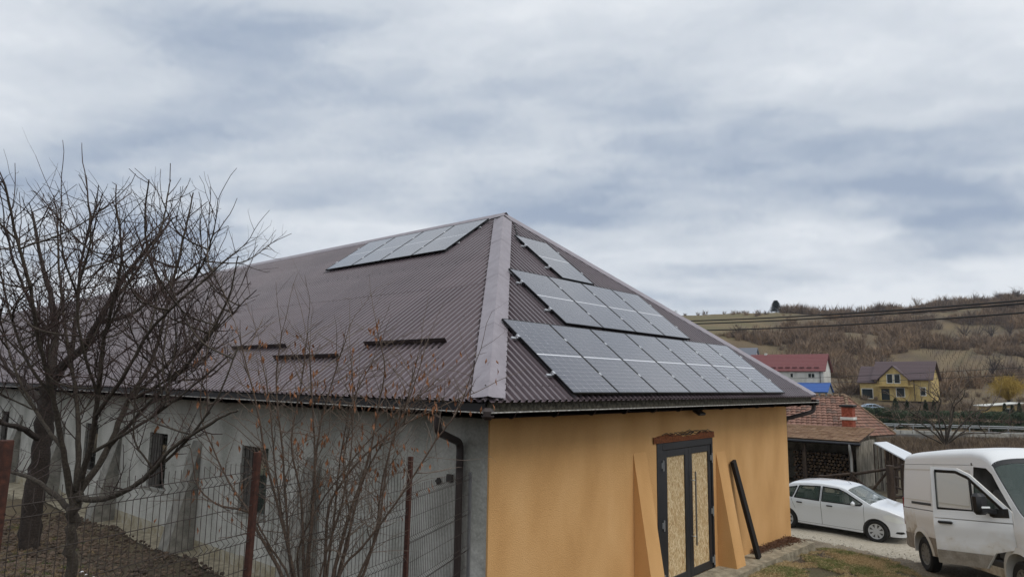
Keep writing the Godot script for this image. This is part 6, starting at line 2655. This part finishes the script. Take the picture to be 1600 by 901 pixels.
	for s in [[0, 1, 0.15, 1.0], [1, 0, 0.12, 1.0], [1, 2, 0.1, 1.4], [2, 1, 0.1, 1.3]]:
		g = Geo.new()
		g.tube([pp[s[0]] - Vector3(0.03, s[2], 0), pp[s[1]] - Vector3(0.03, s[3], 0)], [0.04, 0.04], 7)
		lean.call("brace", g, M.old_wood)


func overhead() -> void:
	var lines := [[1083.6, 503, 40, 1600, 467.7, 28, 0.036, "uppermost of the three thick black cables crossing the hill"], [1090, 507.5, 40, 1600, 472.7, 28, 0.036, "middle one of the three thick black cables crossing the hill"], [1109, 517.6, 40, 1600, 487, 28, 0.036, "lowest of the three thick black cables crossing the hill"],
		[1230, 592, 120, 1600, 573, 70, 0.03, "upper thin wire passing before the yellow house roof"], [1230, 600, 120, 1600, 584, 70, 0.03, "lower thin wire passing before the yellow house roof"]]
	for k in lines.size():
		var s: Array = lines[k]
		var a := at(s[0], s[1], s[2])
		var b := at(s[3], s[4], s[5])
		var l := a + (a - b) * 0.55
		var r := b + (b - a) * 0.8
		var pts := []
		var rads := []
		for q in 41:
			var f := q / 40.0
			var p := l.lerp(r, f)
			p.y -= 0.6 * (1.0 - pow(f * 2 - 1, 2)) - 0.5
			pts.append(p)
			rads.append(s[6])
		var g := Geo.new()
		g.tube(pts, rads, 5)
		tag(put("overhead_cable", g, M.cable), s[7], "cable", "overhead cables")


func loose_beam() -> void:
	var g := Geo.new()
	g.beam(Vector3(8.42, 0.08, -0.16), Vector3(7.86, 2.05, WZ + 0.07), 0.15, 0.075, Vector3(0, 0, 1), 0.008)
	tag(put("black_beam", g, M.tar_black), "black timber leaning against the ochre wall right of the door", "beam")


func more_materials() -> void:
	M.plinth = surfaced(mottle(62, rgb(140, 128, 102), rgb(166, 157, 136), rgb(182, 177, 164), 0.012, 0.1), 0.95, 0.5)
	M.litter = plain(rgb(104, 74, 56), 0.95)
	M.needle = plain(lin(0.035, 0.045, 0.03), 0.9)
	M.twig_far = plain(lin(0.1, 0.078, 0.07), 0.95)
	M.pale_twig = plain(lin(0.26, 0.2, 0.14), 0.95)
	M.willow = plain(lin(0.42, 0.29, 0.06), 0.9)
	M.hedge = plain(lin(0.04, 0.062, 0.028), 0.85)
	M.white_wall = surfaced(mottle(51, rgb(188, 188, 180), rgb(208, 208, 202), rgb(222, 222, 216), 0.01, 0.08, Vector2(1, 0.4), 256), 0.9, 0.2)
	M.grey_wall = plain(rgb(128, 134, 134), 0.9)
	M.yellow_wall = surfaced(mottle(52, rgb(170, 147, 92), rgb(186, 163, 106), rgb(198, 176, 120), 0.01, 0.08, Vector2(1, 0.4), 256), 0.9, 0.2)
	M.red_roof = plain(rgb(118, 66, 66), 0.6)
	M.red_dark = plain(rgb(92, 48, 48), 0.6)
	M.slate_roof = plain(rgb(112, 116, 126), 0.5)
	M.blue_roof = plain(rgb(52, 92, 160), 0.5)
	M.brown_roof = plain(rgb(84, 68, 70), 0.55)
	M.asphalt = surfaced(mottle(53, rgb(86, 86, 86), rgb(104, 104, 102), rgb(118, 117, 114), 0.02, 0.1, Vector2.ONE, 256), 0.95, 0.3)
	M.pale_concrete = surfaced(mottle(54, rgb(120, 118, 110), rgb(160, 158, 150), rgb(190, 188, 180), 0.02, 0.1, Vector2.ONE, 256), 0.95, 0.25)
	M.zinc = plain(rgb(158, 162, 164), 0.45, 0.4)
	M.pale_metal = plain(rgb(168, 168, 164), 0.5, 0.3)
	M.old_wood = surfaced(mottle(55, rgb(44, 35, 29), rgb(66, 54, 45), rgb(88, 74, 62), 0.02, 0.12, Vector2(1, 0.3), 256), 0.95, 0.8)
	M.grey_boards = surfaced(mottle(56, rgb(96, 90, 80), rgb(132, 126, 114), rgb(158, 152, 140), 0.02, 0.12, Vector2(1, 0.2), 256), 0.95, 0.7)
	M.old_wall = surfaced(mottle(57, rgb(110, 104, 92), rgb(146, 139, 124), rgb(170, 163, 148), 0.015, 0.1, Vector2.ONE, 256), 0.95, 0.4)
	M.tile = plain(Color.WHITE, 0.9)
	M.tile.vertex_color_use_as_albedo = true
	M.mossy_tile = surfaced(mottle(58, rgb(92, 70, 52), rgb(128, 104, 84), rgb(150, 138, 118), 0.04, 0.15, Vector2.ONE, 256), 0.95, 1.0)
	M.brick = surfaced(mottle(59, rgb(112, 54, 40), rgb(146, 74, 54), rgb(166, 92, 70), 0.03, 0.15, Vector2.ONE, 256), 0.95, 1.0)
	M.log_wood = surfaced(mottle(60, rgb(70, 56, 43), rgb(94, 76, 58), rgb(120, 98, 76), 0.03, 0.15, Vector2.ONE, 256), 0.95, 1.0)
	M.red_paint = plain(rgb(150, 34, 28), 0.45)
	M.sheet_white = plain(rgb(214, 218, 222), 0.5)
	M.car_white = plain(rgb(222, 225, 228), 0.3)
	M.car_white.clearcoat_enabled = true
	M.car_white.clearcoat = 0.8
	M.car_white.clearcoat_roughness = 0.08
	M.blue_paint = plain(rgb(150, 170, 190), 0.3)
	M.van_white = plain(rgb(232, 234, 234), 0.35)
	M.van_dusty = plain(rgb(214, 212, 205), 0.5)
	M.van_grey = surfaced(mottle(61, rgb(128, 120, 108), rgb(148, 140, 128), rgb(164, 157, 146), 0.02, 0.12, Vector2.ONE, 256), 0.8, 0.8, null, 1.0, false)
	M.lamp_glass = plain(rgb(232, 236, 234), 0.08, 0.0, 0.7)
	M.tail_red = plain(rgb(120, 20, 22), 0.2)
	M.hubcap = plain(rgb(188, 190, 192), 0.35, 0.2)
	M.dull_steel = plain(rgb(122, 120, 114), 0.55, 0.3)


func _ready() -> void:
	noise_a.seed = 101
	noise_a.frequency = 0.02
	noise_a.fractal_octaves = 4
	noise_b.seed = 102
	noise_b.frequency = 0.12
	noise_b.fractal_octaves = 4
	noise_c.seed = 103
	noise_c.frequency = 0.05
	noise_c.fractal_octaves = 4
	rng.seed = 1
	look()
	make_materials()
	more_materials()
	ground()
	hall()
	solar()
	village()
	hillside()
	van()
	var pr := Vector3(15.45, -0.6, -2.02)
	var f := (Vector3(15.27, -0.6, 0.41) - pr).normalized()
	var right := f.cross(Vector3.UP).normalized()
	saloon("white_car", "white saloon car parked on the lane behind the van", Transform3D(Basis(f, right.cross(f), right), pr - right * 0.72), M.car_white)
	loose_beam()
	fence()
	garden_trees()
	cover()
